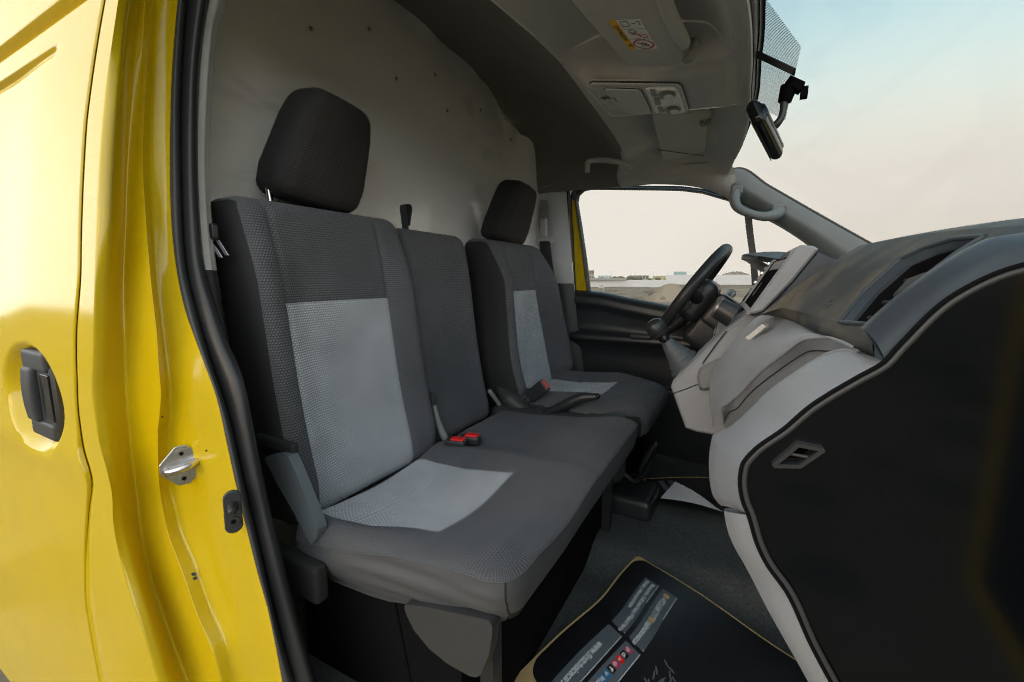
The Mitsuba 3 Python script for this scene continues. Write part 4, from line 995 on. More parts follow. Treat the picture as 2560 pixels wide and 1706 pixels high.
soft_box(CC + '__shroud_bottom', (0.12, 0.14, 0.16), 0.03, 'black_plastic', wc - wn * 0.14 - wup * 0.07, M=cM, k=5)
put(CC + '__stalk', tube([wc - wn * 0.10 + np.array([0, -0.04, 0]) + wup * 0.03, wc - wn * 0.10 + np.array([0, -0.13, 0]) + wup * 0.045, wc - wn * 0.095 + np.array([0, -0.185, 0]) + wup * 0.05], [0.009, 0.011, 0.014], 14, 16), 'black_plastic', True)
put(CC + '__stalk__end_cap', tube([wc - wn * 0.095 + np.array([0, -0.184, 0]) + wup * 0.05, wc - wn * 0.095 + np.array([0, -0.189, 0]) + wup * 0.0505], 0.0137, 16), 'base_plastic', 40)
put(CC + '__stalk', tube([wc - wn * 0.11 + np.array([0, 0.04, 0]) + wup * 0.03, wc - wn * 0.10 + np.array([0, 0.15, 0]) + wup * 0.06, wc - wn * 0.10 + np.array([0, 0.19, 0]) + wup * 0.065], [0.010, 0.014, 0.017], 14, 16), 'black_plastic', True)
GL = 'gear_lever'
tag(GL, 'black round gear knob on a lever with leather boot rising from the dashboard console', 'gear lever')
gk = np.array((-0.2315,0.06,1.295))
gn = np.array((-0.209,0.065,1.267))
gb = np.array((-0.1902,0.07,1.242))
gbase = np.array((-0.1353,0.08,1.179))
gd = (gk - gn) / np.linalg.norm(gk - gn)
kr = [(0, 0.0), (0.0205, 0.004), (0.0275, 0.016), (0.029, 0.030), (0.027, 0.043), (0.019, 0.054), (0.008, 0.0585), (0, 0.059)]
prof_ = PchipInterpolator(np.arange(8), np.array(kr))(np.linspace(0, 7, 36))
kb0 = gk - gd * 0.030
put(GL + '__knob', tube([kb0 + gd * b for a, b in prof_[1:-1]], np.array([a for a, b in prof_[1:-1]]), 26), 'black_plastic', True)
put(GL + '__knob_band', tube([kb0 + gd * 0.019, kb0 + gd * 0.0205], 0.0283, 26), 'void', True)
put(GL + '__collar', tube([kb0 + gd * 0.004, kb0 - gd * 0.008, kb0 - gd * 0.012, kb0 - gd * 0.026], [0.016, 0.017, 0.012, 0.013], 18), 'gloss_black', 40)
put(GL + '__rod', tube([kb0, gb - gd * 0.02], 0.008, 14), 'chrome', True)
bp = resample([kb0 - gd * 0.016, kb0 - gd * 0.03, gb, gb * 0.55 + gbase * 0.45, gbase], 40)
tt = np.linspace(0, 1, 40)
rad = np.interp(tt, [0, 0.10, 0.2, 0.55, 1], [0.0155, 0.0195, 0.022, 0.036, 0.058]) * (1 + 0.05 * np.sin(tt * 40) * tt)
put(GL + '__boot', tube(bp, rad, 24), 'leather', True)
# ------------------------------------------------------------------ seats


def seat_back(root, y0, y1, prof, depth, zt, ins, ins_z, mats, bolster=0.03, taper=0.0, side=True, r=0.035, lowcut=None, name='backrest'):
    """A reclined back: prof gives the front face (x, z) from bottom to top; ins = y of the two long seams, ins_z = height where the pale panel ends."""
    zb, W = prof[0][1], y1 - y0
    Hh = zt - zb
    yc = (y0 + y1) / 2
    brk_y = [b - yc for b in ins] if ins else []
    brk_z = [ins_z - zb - Hh / 2] if ins_z else []
    q, v, f, uv, idn = rbox((depth, W, Hh), r, 6, (3, 60, 70), ((), brk_y, brk_z))
    px = PchipInterpolator([b for a, b in prof], [a for a, b in prof])
    z = v[:, 2] + Hh / 2 + zb
    u = v[:, 1] / (W / 2)
    front = (v[:, 0] + depth / 2) / depth
    x = px(np.clip(z, zb, zt)) + (v[:, 0] - depth / 2)
    w = (z - zb) / Hh
    prof_b = ss(0.45, 0.9, np.abs(u)) * ss(1.02, 0.7, w) * ss(-0.02, 0.15, w)
    x = x + front * bolster * (prof_b - 0.25 * ss(0.5, 0.0, np.abs(u)) * np.sin(np.pi * np.clip(w, 0, 1)))
    if ins:
        for b in ins:
            x = x - front * 0.006 * np.exp(-((v[:, 1] + yc - b) / 0.006) ** 2)
    if ins_z:
        inside = (v[:, 1] + yc > ins[0]) & (v[:, 1] + yc < ins[1])
        x = x - front * 0.003 * np.exp(-((z - ins_z) / 0.005) ** 2) * inside
    yy = yc + v[:, 1] * (1 - taper * ss(0.55, 1.05, w) + (lowcut or 0) * np.exp(-((w - 0.27) / 0.27) ** 2))
    x = x + 0.002 * (meshkit.fbm(np.stack([v[:, 1] * 9, z * 9, z * 0], -1), 3) - 0.5) * front
    p = np.stack([x, yy, z], -1)
    c = v[f].mean(1)
    cz = c[:, 2] + Hh / 2 + zb
    cy = c[:, 1] + yc
    fr = (idn == 1) | ((idn == 5) & (c[:, 0] > -depth / 2 + 0.02))
    sd = ((idn == 2) | (idn == 3) | (idn == 0) | (idn == 4) | ((idn == 5) & ~fr))
    if not side:
        fr, sd = fr | (idn == 3) | (idn == 2), sd & (idn != 3) & (idn != 2)
    pan = (idn == 1) & (cy > ins[0]) & (cy < ins[1]) & (cz < ins_z) if ins_z else np.zeros(len(f), bool)
    cen = fr & ~pan & (cy > ins[0]) & (cy < ins[1]) if ins else np.zeros(len(f), bool)
    which = [(root + '__' + name, mats[0], fr & ~pan & ~cen), (root + '__' + name + '_centre', mats[0], cen), (root + '__' + name + '_insert', mats[1], pan), (root + '__' + name + '_side', 'cloth_black', sd)]
    put_split(p, f, uv, which)
    return px


def headrest(root, c, roll=0.095):
    """A wedge: broad at its foot, narrow at the top, its face leaning forward, with plain cheeks."""
    q, v, f, uv, idn = rbox((0.112, 0.25, 0.25), 0.034, 8, (6, 22, 24), ((), (), ()))
    t = v[:, 2] / 0.125
    fr = (v[:, 0] + 0.056) / 0.112
    y = v[:, 1] * np.interp(t, [-1, -0.45, 0.5, 1], [0.95, 1.0, 0.83, 0.66]) * (0.94 + 0.06 * fr)
    x = v[:, 0] + 0.036 * t + 0.012 * (1 - (v[:, 1] / 0.125) ** 2) * fr + 0.004 * np.sin(np.pi * (t + 1) / 2) * fr
    z = v[:, 2] + (0.5 - fr) * 0.020 + 0.006 * (v[:, 1] / 0.125) ** 2 * ss(-0.6, -1.0, t)
    cheek = np.exp(-((np.abs(v[:, 1]) - 0.098) / 0.006) ** 2) * fr * ss(0.4, 0.8, fr)
    x = x - 0.0025 * cheek
    ca, sa = math.cos(roll), math.sin(roll)
    p = np.stack([x, y * ca + z * sa + 0.007 * t, z * ca - y * sa], -1) + c
    cx = v[f].mean(1)
    side = (idn == 2) | (idn == 3) | (idn == 0) | ((idn == 1) & (np.abs(cx[:, 1]) > 0.108))
    put_split(p, f, uv, [(root + '__headrest', 'cloth_head', ~side & ~(idn == 4)), (root + '__headrest__cheek', 'cloth_black', side), (root + '__headrest__base', 'cloth_black', idn == 4)])


BS = 'bench_seat'
tag(BS, 'double passenger bench seat in charcoal woven cloth with pale grey panels, nearest the open door', 'car seat', 'cab seats')
prof = [(-0.770, 0.93), (-0.785, 1.0), (-0.805, 1.08), (-0.828, 1.2), (-0.848, 1.35), (-0.868, 1.5), (-0.880, 1.57), (-0.888, 1.605)]
seat_back(BS, -0.748, -0.283, prof, 0.125, 1.605, (-0.682, -0.380), 1.388, ('cloth_dark', 'cloth_light'), bolster=0.032, taper=0.012, r=0.036)
prof2 = [(-0.785, 0.94), (-0.80, 1.0), (-0.82, 1.08), (-0.842, 1.2), (-0.862, 1.35), (-0.880, 1.5), (-0.892, 1.57), (-0.898, 1.588)]
seat_back(BS, -0.276, 0.055, prof2, 0.12, 1.588, None, None, ('cloth_dark', 'cloth_light'), bolster=0.010, taper=0.01, r=0.034, name='small_backrest', side=False)
headrest(BS, np.array([-0.955, -0.487, 1.742]))
for y in (-0.606, -0.464):
    put(BS + '__headrest_post', tube([(-0.975, y, 1.58), (-0.985, y, 1.65)], 0.0065, 14), 'chrome', True)
    put(BS + '__headrest_guide', tube([(-0.973, y, 1.60), (-0.973, y, 1.610)], [0.018, 0.013], 18), 'black_plastic', True)

# cushion: one body, split into woven top, pale patches and the smooth skirt
X0, X1, Y0, Y1 = -0.768, -0.283, -0.748, 0.085
q, v, f, uv, idn = rbox((X1 - X0, Y1 - Y0, 0.16), 0.042, 8, (90, 110, 10), ((), (-0.685 - (Y0 + Y1) / 2, -0.385 - (Y0 + Y1) / 2), (0.02,)))
xs, yy = v[:, 0] + (X0 + X1) / 2, v[:, 1] + (Y0 + Y1) / 2
up = (v[:, 2] + 0.08) / 0.16
zt = np.interp(xs, [-0.80, -0.70, -0.60, -0.47, -0.38, -0.33, -0.283], [0.968, 0.962, 0.966, 0.985, 1.004, 1.012, 1.008])
zt = zt + 0.022 * np.exp(-((yy + 0.735) / 0.05) ** 2) * ss(-0.3, -0.6, xs) + 0.020 * np.exp(-((yy + 0.315) / 0.045) ** 2) * ss(-0.33, -0.55, xs) + 0.012 * ss(-0.27, -0.15, yy) * ss(-0.40, -0.6, xs)
zt = zt - 0.016 * np.exp(-((yy + 0.53) / 0.11) ** 2)
front = 0.033 * np.exp(-((yy + 0.29) / 0.02) ** 2) * ss(-0.45, -0.33, xs) * 0.12
zt = zt - front
for b in (-0.685, -0.385):
    zt = zt - 0.004 * np.exp(-((yy - b) / 0.006) ** 2) * ss(-0.44, -0.48, xs)
inside = (yy > -0.685) & (yy < -0.385)
zt = zt - 0.006 * np.exp(-((xs + 0.655) / 0.007) ** 2) * inside
zt = zt - 0.0025 * np.exp(-((xs + 0.465) / 0.006) ** 2) * inside
zt = zt - 0.004 * np.exp(-((yy + 0.30 + 0.10 * (xs + 0.5)) / 0.010) ** 2)
zbm = np.interp(xs, [-0.80, -0.755, -0.70, -0.56, -0.45, -0.30], [0.935, 0.885, 0.838, 0.834, 0.848, 0.890])
up0 = 0.625
seam0 = np.interp(xs, [-0.78, -0.701, -0.597, -0.491, -0.388, -0.33, -0.283], [0.932, 0.938, 0.955, 0.981, 0.996, 0.999, 0.996])
seam0 = np.maximum(np.minimum(seam0, zt - 0.010), zbm + 0.004)
z = np.where(up < up0, zbm + (seam0 - zbm) * up / up0, seam0 + (zt - seam0) * (up - up0) / (1 - up0))
belly = np.sin(np.pi * np.clip(up, 0, 1))
yy2 = yy - 0.012 * belly * ss(-0.70, -0.748, yy) + 0.028 * ss(0.5, 0, up) * ss(-0.70, -0.748, yy)
xs2 = xs + 0.012 * belly * ss(-0.33, -0.283, xs) - 0.006 * ss(0.5, 0.0, up) * ss(-0.33, -0.283, xs)
yy2 = yy2 - np.exp(-((yy + 0.685) / 0.05) ** 2) * (0.020 * ss(-0.50, -0.72, xs) - 0.014 * ss(-0.62, -0.47, xs))
# soft creases in the vinyl of the near side
cre = np.zeros(len(xs))
for k, (zc, a, ph) in enumerate(((0.955, 0.005, 0.2), (0.925, 0.007, 1.3), (0.90, 0.007, 2.2), (0.975, 0.003, 3.0))):
    cre += a * np.exp(-((z - zc - 0.014 * np.sin(xs * 9 + ph) - 0.10 * (xs + 0.42)) / 0.007) ** 2) * ss(-0.66, -0.5, xs) * ss(-0.28, -0.34, xs)
yy2 = yy2 + cre * ss(-0.72, -0.748, yy)
P = np.stack([xs2, yy2, z + 0.0015 * (meshkit.fbm(np.stack([xs * 14, yy * 14, xs * 0], -1), 3) - 0.5)], -1)
c = np.stack([xs, yy, z], -1)[f].mean(1)
cp = P[f].mean(1)
cu = ((v[:, 2] + 0.08) / 0.16)[f].mean(1)
topf = (idn == 5) | (((idn == 1) | (idn == 2) | (idn == 3)) & (cu > up0)) | (idn == 0)
pale_r = (idn == 5) & (c[:, 1] > -0.685) & (c[:, 1] < -0.385) & (c[:, 0] < -0.655)
ctap = 0.03 * ss(-0.65, -0.46, c[:, 0])
pale_f = (idn == 5) & (c[:, 1] > -0.685) & (c[:, 1] < -0.385) & (c[:, 0] >= -0.655) & (c[:, 0] < -0.466)
mid_ = topf & (c[:, 1] > -0.30 - 0.10 * (c[:, 0] + 0.5)) & ~pale_r & ~pale_f
uvx = np.stack([uv[:, 1], uv[:, 0]], -1)
put_split(P, f, uvx, [(BS + '__cushion', 'cloth_dark', topf & ~pale_r & ~pale_f & ~mid_), (BS + '__cushion_panel', 'cloth_dark', mid_), (BS + '__cushion_insert', 'cloth_light', pale_f), (BS + '__cushion_insert', 'cloth_light', pale_r),
                      (BS + '__cushion_skirt', 'skirt_vinyl', ~topf & (idn != 3)), (BS + '__cushion_skirt', 'skirt_vinyl', ~topf & (idn == 3))])
near = np.abs(up - up0) < 1e-4
rim = P[near]
rim = rim[(rim[:, 1] < -0.70) | (rim[:, 0] > -0.33)]
cen_ = np.array([-0.55, -0.35, 0])
o = np.argsort(np.unwrap(np.arctan2(rim[:, 1] - cen_[1], rim[:, 0] - cen_[0])))
rim = rim[o]
rim = rim[np.r_[True, np.linalg.norm(np.diff(rim, axis=0), axis=1) > 5e-4]]
put(BS + '__piping', tube(rim, 0.0017, 6), 'skirt_vinyl', True)
down_ = []
for k_ in np.unique(np.round(up[up < up0 + 1e-4], 4)):
    sel = np.abs(up - k_) < 2e-4
    down_.append(P[sel][np.argmax(P[sel][:, 0] * 1.0 - P[sel][:, 1])] + np.array([0.0002, -0.0002, 0]))
put(BS + '__piping', tube(np.array(down_), 0.0016, 6), 'cloth_black', True)
# recliner cover, base box, covers and buckles
rc = np.array([(-0.8126,-0.765,1.093),(-0.7921,-0.765,1.102),(-0.7532,-0.765,1.113),(-0.7369,-0.765,1.112),(-0.7199,-0.765,1.088),(-0.6965,-0.765,1.045),(-0.6733,-0.765,1.003),(-0.665,-0.765,0.9836),(-0.6719,-0.765,0.9645),(-0.6874,-0.765,0.9461),(-0.7016,-0.765,0.9604),(-0.733,-0.765,1.001),(-0.7728,-0.765,1.042),(-0.7992,-0.765,1.076)])
rq = np.array(shapely.Polygon(rc[:, [0, 2]]).buffer(-0.005).buffer(0.005, quad_segs=4).simplify(0.0005).exterior.coords)[:-1]
put(BS + '__recliner_cover', plate([(a, -0.750, b) for a, b in rq], 0.020, up=(0, -1, 0), bevel=0.009), 'side_plastic', 50)
soft_box(BS + '__side_bracket', (0.16, 0.030, 0.075), 0.010, 'cloth_black', (-0.735, -0.774, 0.880))
soft_box(BS + '__cover_flap', (0.125, 0.016, 0.024), 0.007, 'cloth_black', (-0.800, -0.752, 1.118))
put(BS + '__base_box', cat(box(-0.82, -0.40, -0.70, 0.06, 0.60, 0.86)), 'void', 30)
bcv = np.array([(-0.4864,-0.74,0.8863),(-0.4286,-0.74,0.9027),(-0.314,-0.74,0.9267),(-0.307,-0.74,0.9192),(-0.3083,-0.74,0.9038),(-0.3145,-0.74,0.8671),(-0.3289,-0.74,0.8255),(-0.3384,-0.74,0.8158),(-0.3518,-0.74,0.812),(-0.3951,-0.74,0.814),(-0.4312,-0.74,0.8241),(-0.4637,-0.74,0.8454),(-0.4798,-0.74,0.868)])
bq = np.array(shapely.Polygon(bcv[:, [0, 2]]).buffer(-0.008).buffer(0.008, quad_segs=5).simplify(0.0004).exterior.coords)[:-1]
put(BS + '__base_cover', plate([(a, -0.722, b) for a, b in bq], 0.024, up=(0, -1, 0), bevel=0.009), 'base_plastic', 50)
put(BS + '__base_leg', box(-0.36, -0.335, -0.70, -0.67, 0.62, 0.88), 'black_plastic', 30)
put(BS + '__base_leg', box(-0.36, -0.335, 0.0, 0.03, 0.62, 0.88), 'black_plastic', 30)
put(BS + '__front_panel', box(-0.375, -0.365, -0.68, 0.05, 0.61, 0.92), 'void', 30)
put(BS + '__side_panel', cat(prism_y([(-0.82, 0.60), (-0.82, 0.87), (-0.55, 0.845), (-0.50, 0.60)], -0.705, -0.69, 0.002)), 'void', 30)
gs = np.array([(-0.79,-0.27,1.08),(-0.782,-0.2557,1.024),(-0.77,-0.2357,0.9516),(-0.768,-0.2217,0.9263),(-0.768,-0.2602,0.94),(-0.782,-0.273,1.002),(-0.79,-0.2748,1.061)])
put(BS + '__hinge_strip', tube([gs[0] * .5 + gs[6] * .5, gs[1] * .5 + gs[5] * .5, gs[2] * .5 + gs[4] * .5 + [0, 0, 0.01], gs[3] * .5 + gs[4] * .5], [0.006, 0.009, 0.011, 0.011], 10, 20), 'lever_grey', True)
gs2 = np.array([(-0.79,0.0303,1.044),(-0.785,0.0824,0.9874),(-0.775,0.1214,0.9365)])
put(BS + '__hinge_strip', tube(gs2 + [0.0, 0.006, 0], 0.008, 10, 12), 'lever_grey', True)
soft_box(BS + '__hinge_cover', (0.05, 0.022, 0.17), 0.01, 'trim_dark', (-0.815, -0.268, 1.02))
lpt = [(-0.945, -0.196, 1.585), (-0.945, -0.202, 1.625), (-0.945, -0.205, 1.652), (-0.945, -0.197, 1.664), (-0.945, -0.185, 1.664), (-0.945, -0.178, 1.652), (-0.945, -0.183, 1.63), (-0.943, -0.192, 1.60)]
sheet = resample(lpt, 40)
(m, uv) = grid(np.stack([sheet + [dx, 0, 0] for dx in (-0.013, 0.013)]))
put(BS + '__release_strap', m, 'belt_strap', True)
BK = 'belt_buckle'
for k, (px_, py_, ry, tex) in enumerate(((-0.690, -0.305, 0.25, 1), (-0.672, -0.262, 0.25, 0))):
    key = BK if k == 0 else BK + '_001'
    M = np.array([[math.cos(ry), -math.sin(ry), 0], [math.sin(ry), math.cos(ry), 0], [0, 0, 1]])
    soft_box(key, (0.060, 0.034, 0.026), 0.007, 'black_plastic', (px_, py_, 0.985), M=M)
    soft_box(key + '__red_button', (0.038, 0.024, 0.006), 0.0025, 'buckle_red', np.array([px_, py_, 0.999]) + M @ np.array([0.006, -0.002, 0]), M=M)
    tag(key, ('black buckle with a red button, the wider red one beside the near backrest' if k == 0 else 'black buckle with a thin red button strip, on the middle seat side'), 'seat belt buckle', 'buckles between the bench places')

DS = 'driver_seat'
tag(DS, 'single driver seat with side bolsters behind the steering wheel', 'car seat', 'cab seats')
prof3 = [(-0.745, 0.95), (-0.755, 1.0), (-0.775, 1.08), (-0.80, 1.2), (-0.826, 1.35), (-0.850, 1.5), (-0.866, 1.56), (-0.876, 1.592)]
seat_back(DS, 0.145, 0.665, prof3, 0.13, 1.592, (0.262, 0.512), 1.388, ('cloth_dark', 'cloth_light'), bolster=0.060, taper=0.07, r=0.045, lowcut=0.15)
headrest(DS, np.array([-0.935, 0.452, 1.715]))
q, v, f, uv, idn = rbox((0.535, 0.56, 0.17), 0.06, 7, (50, 50, 8), ((), (-0.115, 0.115), ()))
xs, yy = v[:, 0] - 0.535, v[:, 1] + 0.405
up = (v[:, 2] + 0.085) / 0.17
zt = np.interp(xs, [-0.80, -0.65, -0.50, -0.38, -0.27], [0.995, 0.992, 1.006, 1.022, 1.005])
zt = zt + 0.028 * ss(0.10, 0.2, np.abs(yy - 0.405)) * ss(-0.36, -0.5, xs) - 0.014 * ss(0.18, 0.28, np.abs(yy - 0.405))
zbm = np.interp(xs, [-0.80, -0.45, -0.30], [0.86, 0.84, 0.90])
z = zbm + (zt - zbm) * up
roundf = ss(-0.45, -0.268, xs)
yy = 0.405 + (yy - 0.405) * (1 - 0.12 * roundf)
for b in (0.29, 0.52):
    z = z - 0.004 * np.exp(-((yy - b) / 0.007) ** 2) * up * ss(-0.44, -0.5, xs)
z = z - 0.004 * np.exp(-((xs + 0.625) / 0.007) ** 2) * up * (np.abs(yy - 0.405) < 0.115)
P = np.stack([xs, yy, z], -1)
c = np.stack([v[:, 0] - 0.535, v[:, 1] + 0.405, z], -1)[f].mean(1)
topf = (idn == 5) | (((idn == 1)) & (c[:, 2] > 0.955)) | (((idn == 2) | (idn == 3)) & (c[:, 2] > 0.985))
pale = (idn == 5) & (np.abs(c[:, 1] - 0.405) < 0.115) & (c[:, 0] < -0.455)
put_split(P, f, np.stack([uv[:, 1], uv[:, 0]], -1), [(DS + '__cushion', 'cloth_dark', topf & ~pale), (DS + '__cushion_insert', 'cloth_light', pale), (DS + '__cushion_skirt', 'skirt_vinyl', ~topf & (idn == 1)), (DS + '__cushion_side', 'cloth_black', ~topf & (idn != 1))])
q_, v_, f_, uv_, id_ = rbox((0.50, 0.10, 0.19), 0.04, 5)
v_[:, 2] += 0.03 * ss(0.1, 0.25, v_[:, 0]) - 0.05 * ss(0.0, 0.25, v_[:, 0]) * (v_[:, 2] < 0)
put_split(v_ + [-0.57, 0.115, 0.885], f_, uv_, [(DS + '__side_cover', 'trim_dark', np.ones(len(f_), bool))])
put(DS + '__recliner_cover', tube([(-0.82, 0.135, 1.05), (-0.76, 0.125, 1.0), (-0.68, 0.12, 0.955)], [0.012, 0.036, 0.026], 14, 20), 'trim_dark', True)
put(DS + '__base_box', box(-0.80, -0.36, 0.17, 0.64, 0.60, 0.88), 'void', 30)
put(DS + '__adjuster_bar', tube([(-0.36, 0.16, 0.80), (-0.30, 0.17, 0.76), (-0.285, 0.30, 0.75), (-0.30, 0.55, 0.76)], 0.008, 10, 30), 'black_plastic', True)
# buckle on its webbing beside the driver, handbrake
DB = 'belt_buckle_002'
bb = np.array((-0.6491,0.14,1.037))
Mb = np.column_stack([[0.75, 0.0, 0.66], [0.0, 1, 0], [-0.66, 0.0, 0.75]])
soft_box(DB, (0.085, 0.03, 0.048), 0.006, 'black_plastic', bb, M=Mb)
soft_box(DB + '__red_button', (0.006, 0.022, 0.036), 0.002, 'red_dim', bb + Mb @ np.array([0.0425, 0, 0]), M=Mb)
put(DB + '__stalk', tube([bb - Mb[:, 0] * 0.04, bb - Mb[:, 0] * 0.09 + [0, 0, -0.01], bb + [-0.14, 0, -0.10]], [0.015, 0.013, 0.012], 10, 16), 'belt_strap', True)
tag(DB, 'black buckle with a red button tab standing beside the driver seat', 'seat belt buckle')
HB = 'handbrake_lever'
h0, h1, h2 = np.array((-0.6021,0.1,0.9717)), np.array((-0.4371,0.11,1.05)), np.array((-0.4129,0.11,1.057))
put(HB + '__grip', tube([h0, h0 * 0.6 + h1 * 0.4 + [0, 0, 0.004], h1 * 0.9 + h0 * 0.1 + [0, 0, 0.006], h1, h2 - (h2 - h1) * 0.2], [0.012, 0.015, 0.019, 0.017, 0.011], 16, 30), 'black_plastic', True)
put(HB + '__release_button', tube([h2 - (h2 - h1) * 0.3, h2, h2 + (h2 - h1) * 0.12], [0.009, 0.009, 0.004], 14), 'gloss_black', True)
tag(HB, 'black handbrake lever between the two seats', 'handbrake')
# belts on the pillars
SB = 'seat_belt'
wl = [(-0.946,0.782,1.624),(-0.9443,0.782,1.584),(-0.9403,0.782,1.503),(-0.9326,0.782,1.415)]
wr = [(-0.8903,0.782,1.624),(-0.8831,0.782,1.582),(-0.8709,0.782,1.502),(-0.8564,0.782,1.415)]
wl, wr = np.array(wl), np.array(wr)
wl, wr = np.vstack([wl, wl[-1] + [0.03, 0.01, -0.5]]), np.vstack([wr, wr[-1] + [0.03, 0.01, -0.5]])
(m, uv) = grid(loft([wl, wl * .5 + wr * .5 + [0.006, -0.006, 0], wr], n=30, sub=4))
put(SB + '__webbing', m, 'belt_strap', True)
gl0 = np.array([(-0.9568,0.776,1.628),(-0.9367,0.776,1.643),(-0.8791,0.776,1.641),(-0.8614,0.776,1.622),(-0.8699,0.776,1.607),(-0.884,0.776,1.611),(-0.8854,0.776,1.621),(-0.941,0.776,1.624),(-0.9499,0.776,1.606),(-0.9567,0.776,1.616)])
put(SB + '__guide_loop', plate(gl0, 0.008, up=(0, -1, 0), bevel=0.002), 'trim_grey', 30)
sl_ = np.array([(-0.9341,0.778,1.733),(-0.9031,0.778,1.731),(-0.9005,0.778,1.701),(-0.9011,0.778,1.642),(-0.9332,0.778,1.643),(-0.9359,0.778,1.695)])
put(SB + '__slider', plate(sl_, 0.018, up=(0, -1, 0), bevel=0.005), 'trim_grey', 30)
hs = np.array([(-0.9496,0.795,1.827),(-0.9109,0.795,1.823),(-0.9019,0.795,1.675),(-0.9449,0.795,1.677)])
put(SB + '__slider_track', plate(hs, 0.008, up=(0, -1, 0), bevel=0.002), 'button_grey', 30)
tag(SB, 'black driver seat belt hanging from a grey loop on the far door pillar', 'seat belt')
SB1 = 'seat_belt_001'
lt0, lt1 = np.array((-0.9115,-0.775,1.506)), np.array((-0.8887,-0.775,1.482))
soft_box(SB1 + '__tongue', (0.012, 0.006, np.linalg.norm(lt1 - lt0) + 0.01), 0.0028, 'chrome', (lt0 + lt1) / 2, M=np.column_stack([[1, 0, 0], np.cross((lt1 - lt0) / np.linalg.norm(lt1 - lt0), [1, 0, 0]), (lt1 - lt0) / np.linalg.norm(lt1 - lt0)]))
soft_box(SB1 + '__tongue', (0.012, 0.006, np.linalg.norm(lt1 - lt0) + 0.01), 0.0028, 'chrome', (lt0 + lt1) / 2 + [0.014, 0.004, 0.004], M=np.column_stack([[1, 0, 0], np.cross((lt1 - lt0) / np.linalg.norm(lt1 - lt0), [1, 0, 0]), (lt1 - lt0) / np.linalg.norm(lt1 - lt0)]))
soft_box(SB1 + '__tongue_cover', (0.035, 0.014, 0.03), 0.005, 'black_plastic', lt0 + [-0.002, 0.0, 0.022])
put(SB1 + '__webbing', tube([lt0 + [-0.01, 0, 0.03], lt0 + [-0.02, 0.01, 0.045], lt0 + [-0.04, 0.02, 0.05]], 0.006, 8, 12), 'belt_strap', True)
tag(SB1, 'passenger seat belt with shiny metal tongue beside the near door pillar', 'seat belt')

# ------------------------------------------------------------------ overhead: visors, console, mirror
SV = 'sun_visor'
vz = 1.893
o1 = np.array([(-0.2577,-0.2311,1.893),(-0.1533,-0.1715,1.893),(-0.14,-0.1684,1.893),(-0.1317,-0.1797,1.893),(-0.1306,-0.2063,1.893),(-0.1346,-0.219,1.893),(-0.1474,-0.2562,1.893),(-0.1465,-0.3408,1.893),(-0.1543,-0.4372,1.893)])
o2 = np.array([(-0.2714,-0.2721,1.893),(-0.265,-0.2408,1.893)])
near_edge = [(-0.150, -0.74), (-0.30, -0.74)]
poly = [(p[0], p[1]) for p in o1] + near_edge + [(-0.295, -0.50)] + [(p[0], p[1]) for p in o2]
pg = shapely.Polygon(poly).buffer(0)
pg = pg.buffer(-0.012).buffer(0.012, quad_segs=6).simplify(0.0006)
x = np.array(pg.exterior.coords)[:-1]
put(SV + '__panel', plate([(a, b, vz + 0.016) for a, b in x], 0.017, up=(0, 0, -1), bevel=0.006), 'headliner_grey', 50)
put(SV + '__hinge_rod', tube([(-0.158, -0.74, 1.897), (-0.157, -0.42, 1.897), (-0.146, -0.275, 1.897)], 0.013, 14, 20), 'headliner_grey', True)
cl = np.array([(-0.1322,-0.265,1.9),(-0.1259,-0.2545,1.897),(-0.1297,-0.2538,1.89),(-0.1372,-0.247,1.88),(-0.144,-0.243,1.88),(-0.1489,-0.2436,1.884)])
put(SV + '__clip', tube(cl, [0.008, 0.010, 0.009, 0.010, 0.010, 0.007], 12, 24), 'button_grey', True)
tag(SV, 'near sun visor over the passenger side with an airbag warning sticker', 'sun visor', 'sun visors')
# sticker: print laid flat on the visor
LBL = SV + '__airbag_sticker'
a_, b_, c_, d_ = (np.array(p) for p in [(-0.2534,-0.4288,1.892),(-0.2026,-0.407,1.892),(-0.1934,-0.2885,1.892),(-0.2431,-0.312,1.892)])
def lab(u, w, d=0.0008):
    """u across from the yellow edge, w along the sticker, both 0..1"""
    p = (a_ * (1 - u) + b_ * u) * (1 - w) + (d_ * (1 - u) + c_ * u) * w
    return p - np.array([0, 0, d])
def lab_poly(key, pts, mat, d):
    put(key, plate([lab(u, w, d) for u, w in pts], 0.0003, up=(0, 0, -1), bevel=0), mat, False)
lab_poly(LBL, [(0.0, 0.02), (0.03, 0), (0.97, 0), (1, 0.02), (1, 0.98), (0.97, 1), (0.03, 1), (0, 0.98)], 'label_white', 0.0007)
lab_poly(LBL + '__yellow_bar', [(0.0, 0.0), (0.25, 0), (0.25, 1), (0, 1)], 'label_yellow', 0.0010)
ea, eb = lab(0, 1) - lab(0, 0), lab(1, 0) - lab(0, 0)
tx = meshkit.text_mesh('AIRBAG', 1.0, 0.01, True)
tv = np.array(tx.vertices); L_ = tv[:, 0].max()
def lab_text(key, tx, u0, w0, du, dw, mat):
    tv = np.array(tx.vertices)
    s = tv[:, 0] / tv[:, 0].max()
    h_ = tv[:, 1]
    # reads from w0 back towards w0 - dw, letters stand along -u
    p = np.array([lab(u0 + du * hh, w0 + dw * ss_, 0.0014 + 0.0003 * (zz > 0)) for ss_, hh, zz in zip(s, h_, tv[:, 2])])
    put(key, trimesh.Trimesh(p, tx.faces, process=False), mat, False)
lab_text(LBL + '__lettering', tx, 0.195, 0.68, -0.13, -0.52, 'label_ink')
tri_ = [(0.05, 0.86), (0.21, 0.93), (0.21, 0.79)]
lab_poly(LBL + '__warning_sign', tri_, 'label_ink', 0.0014)
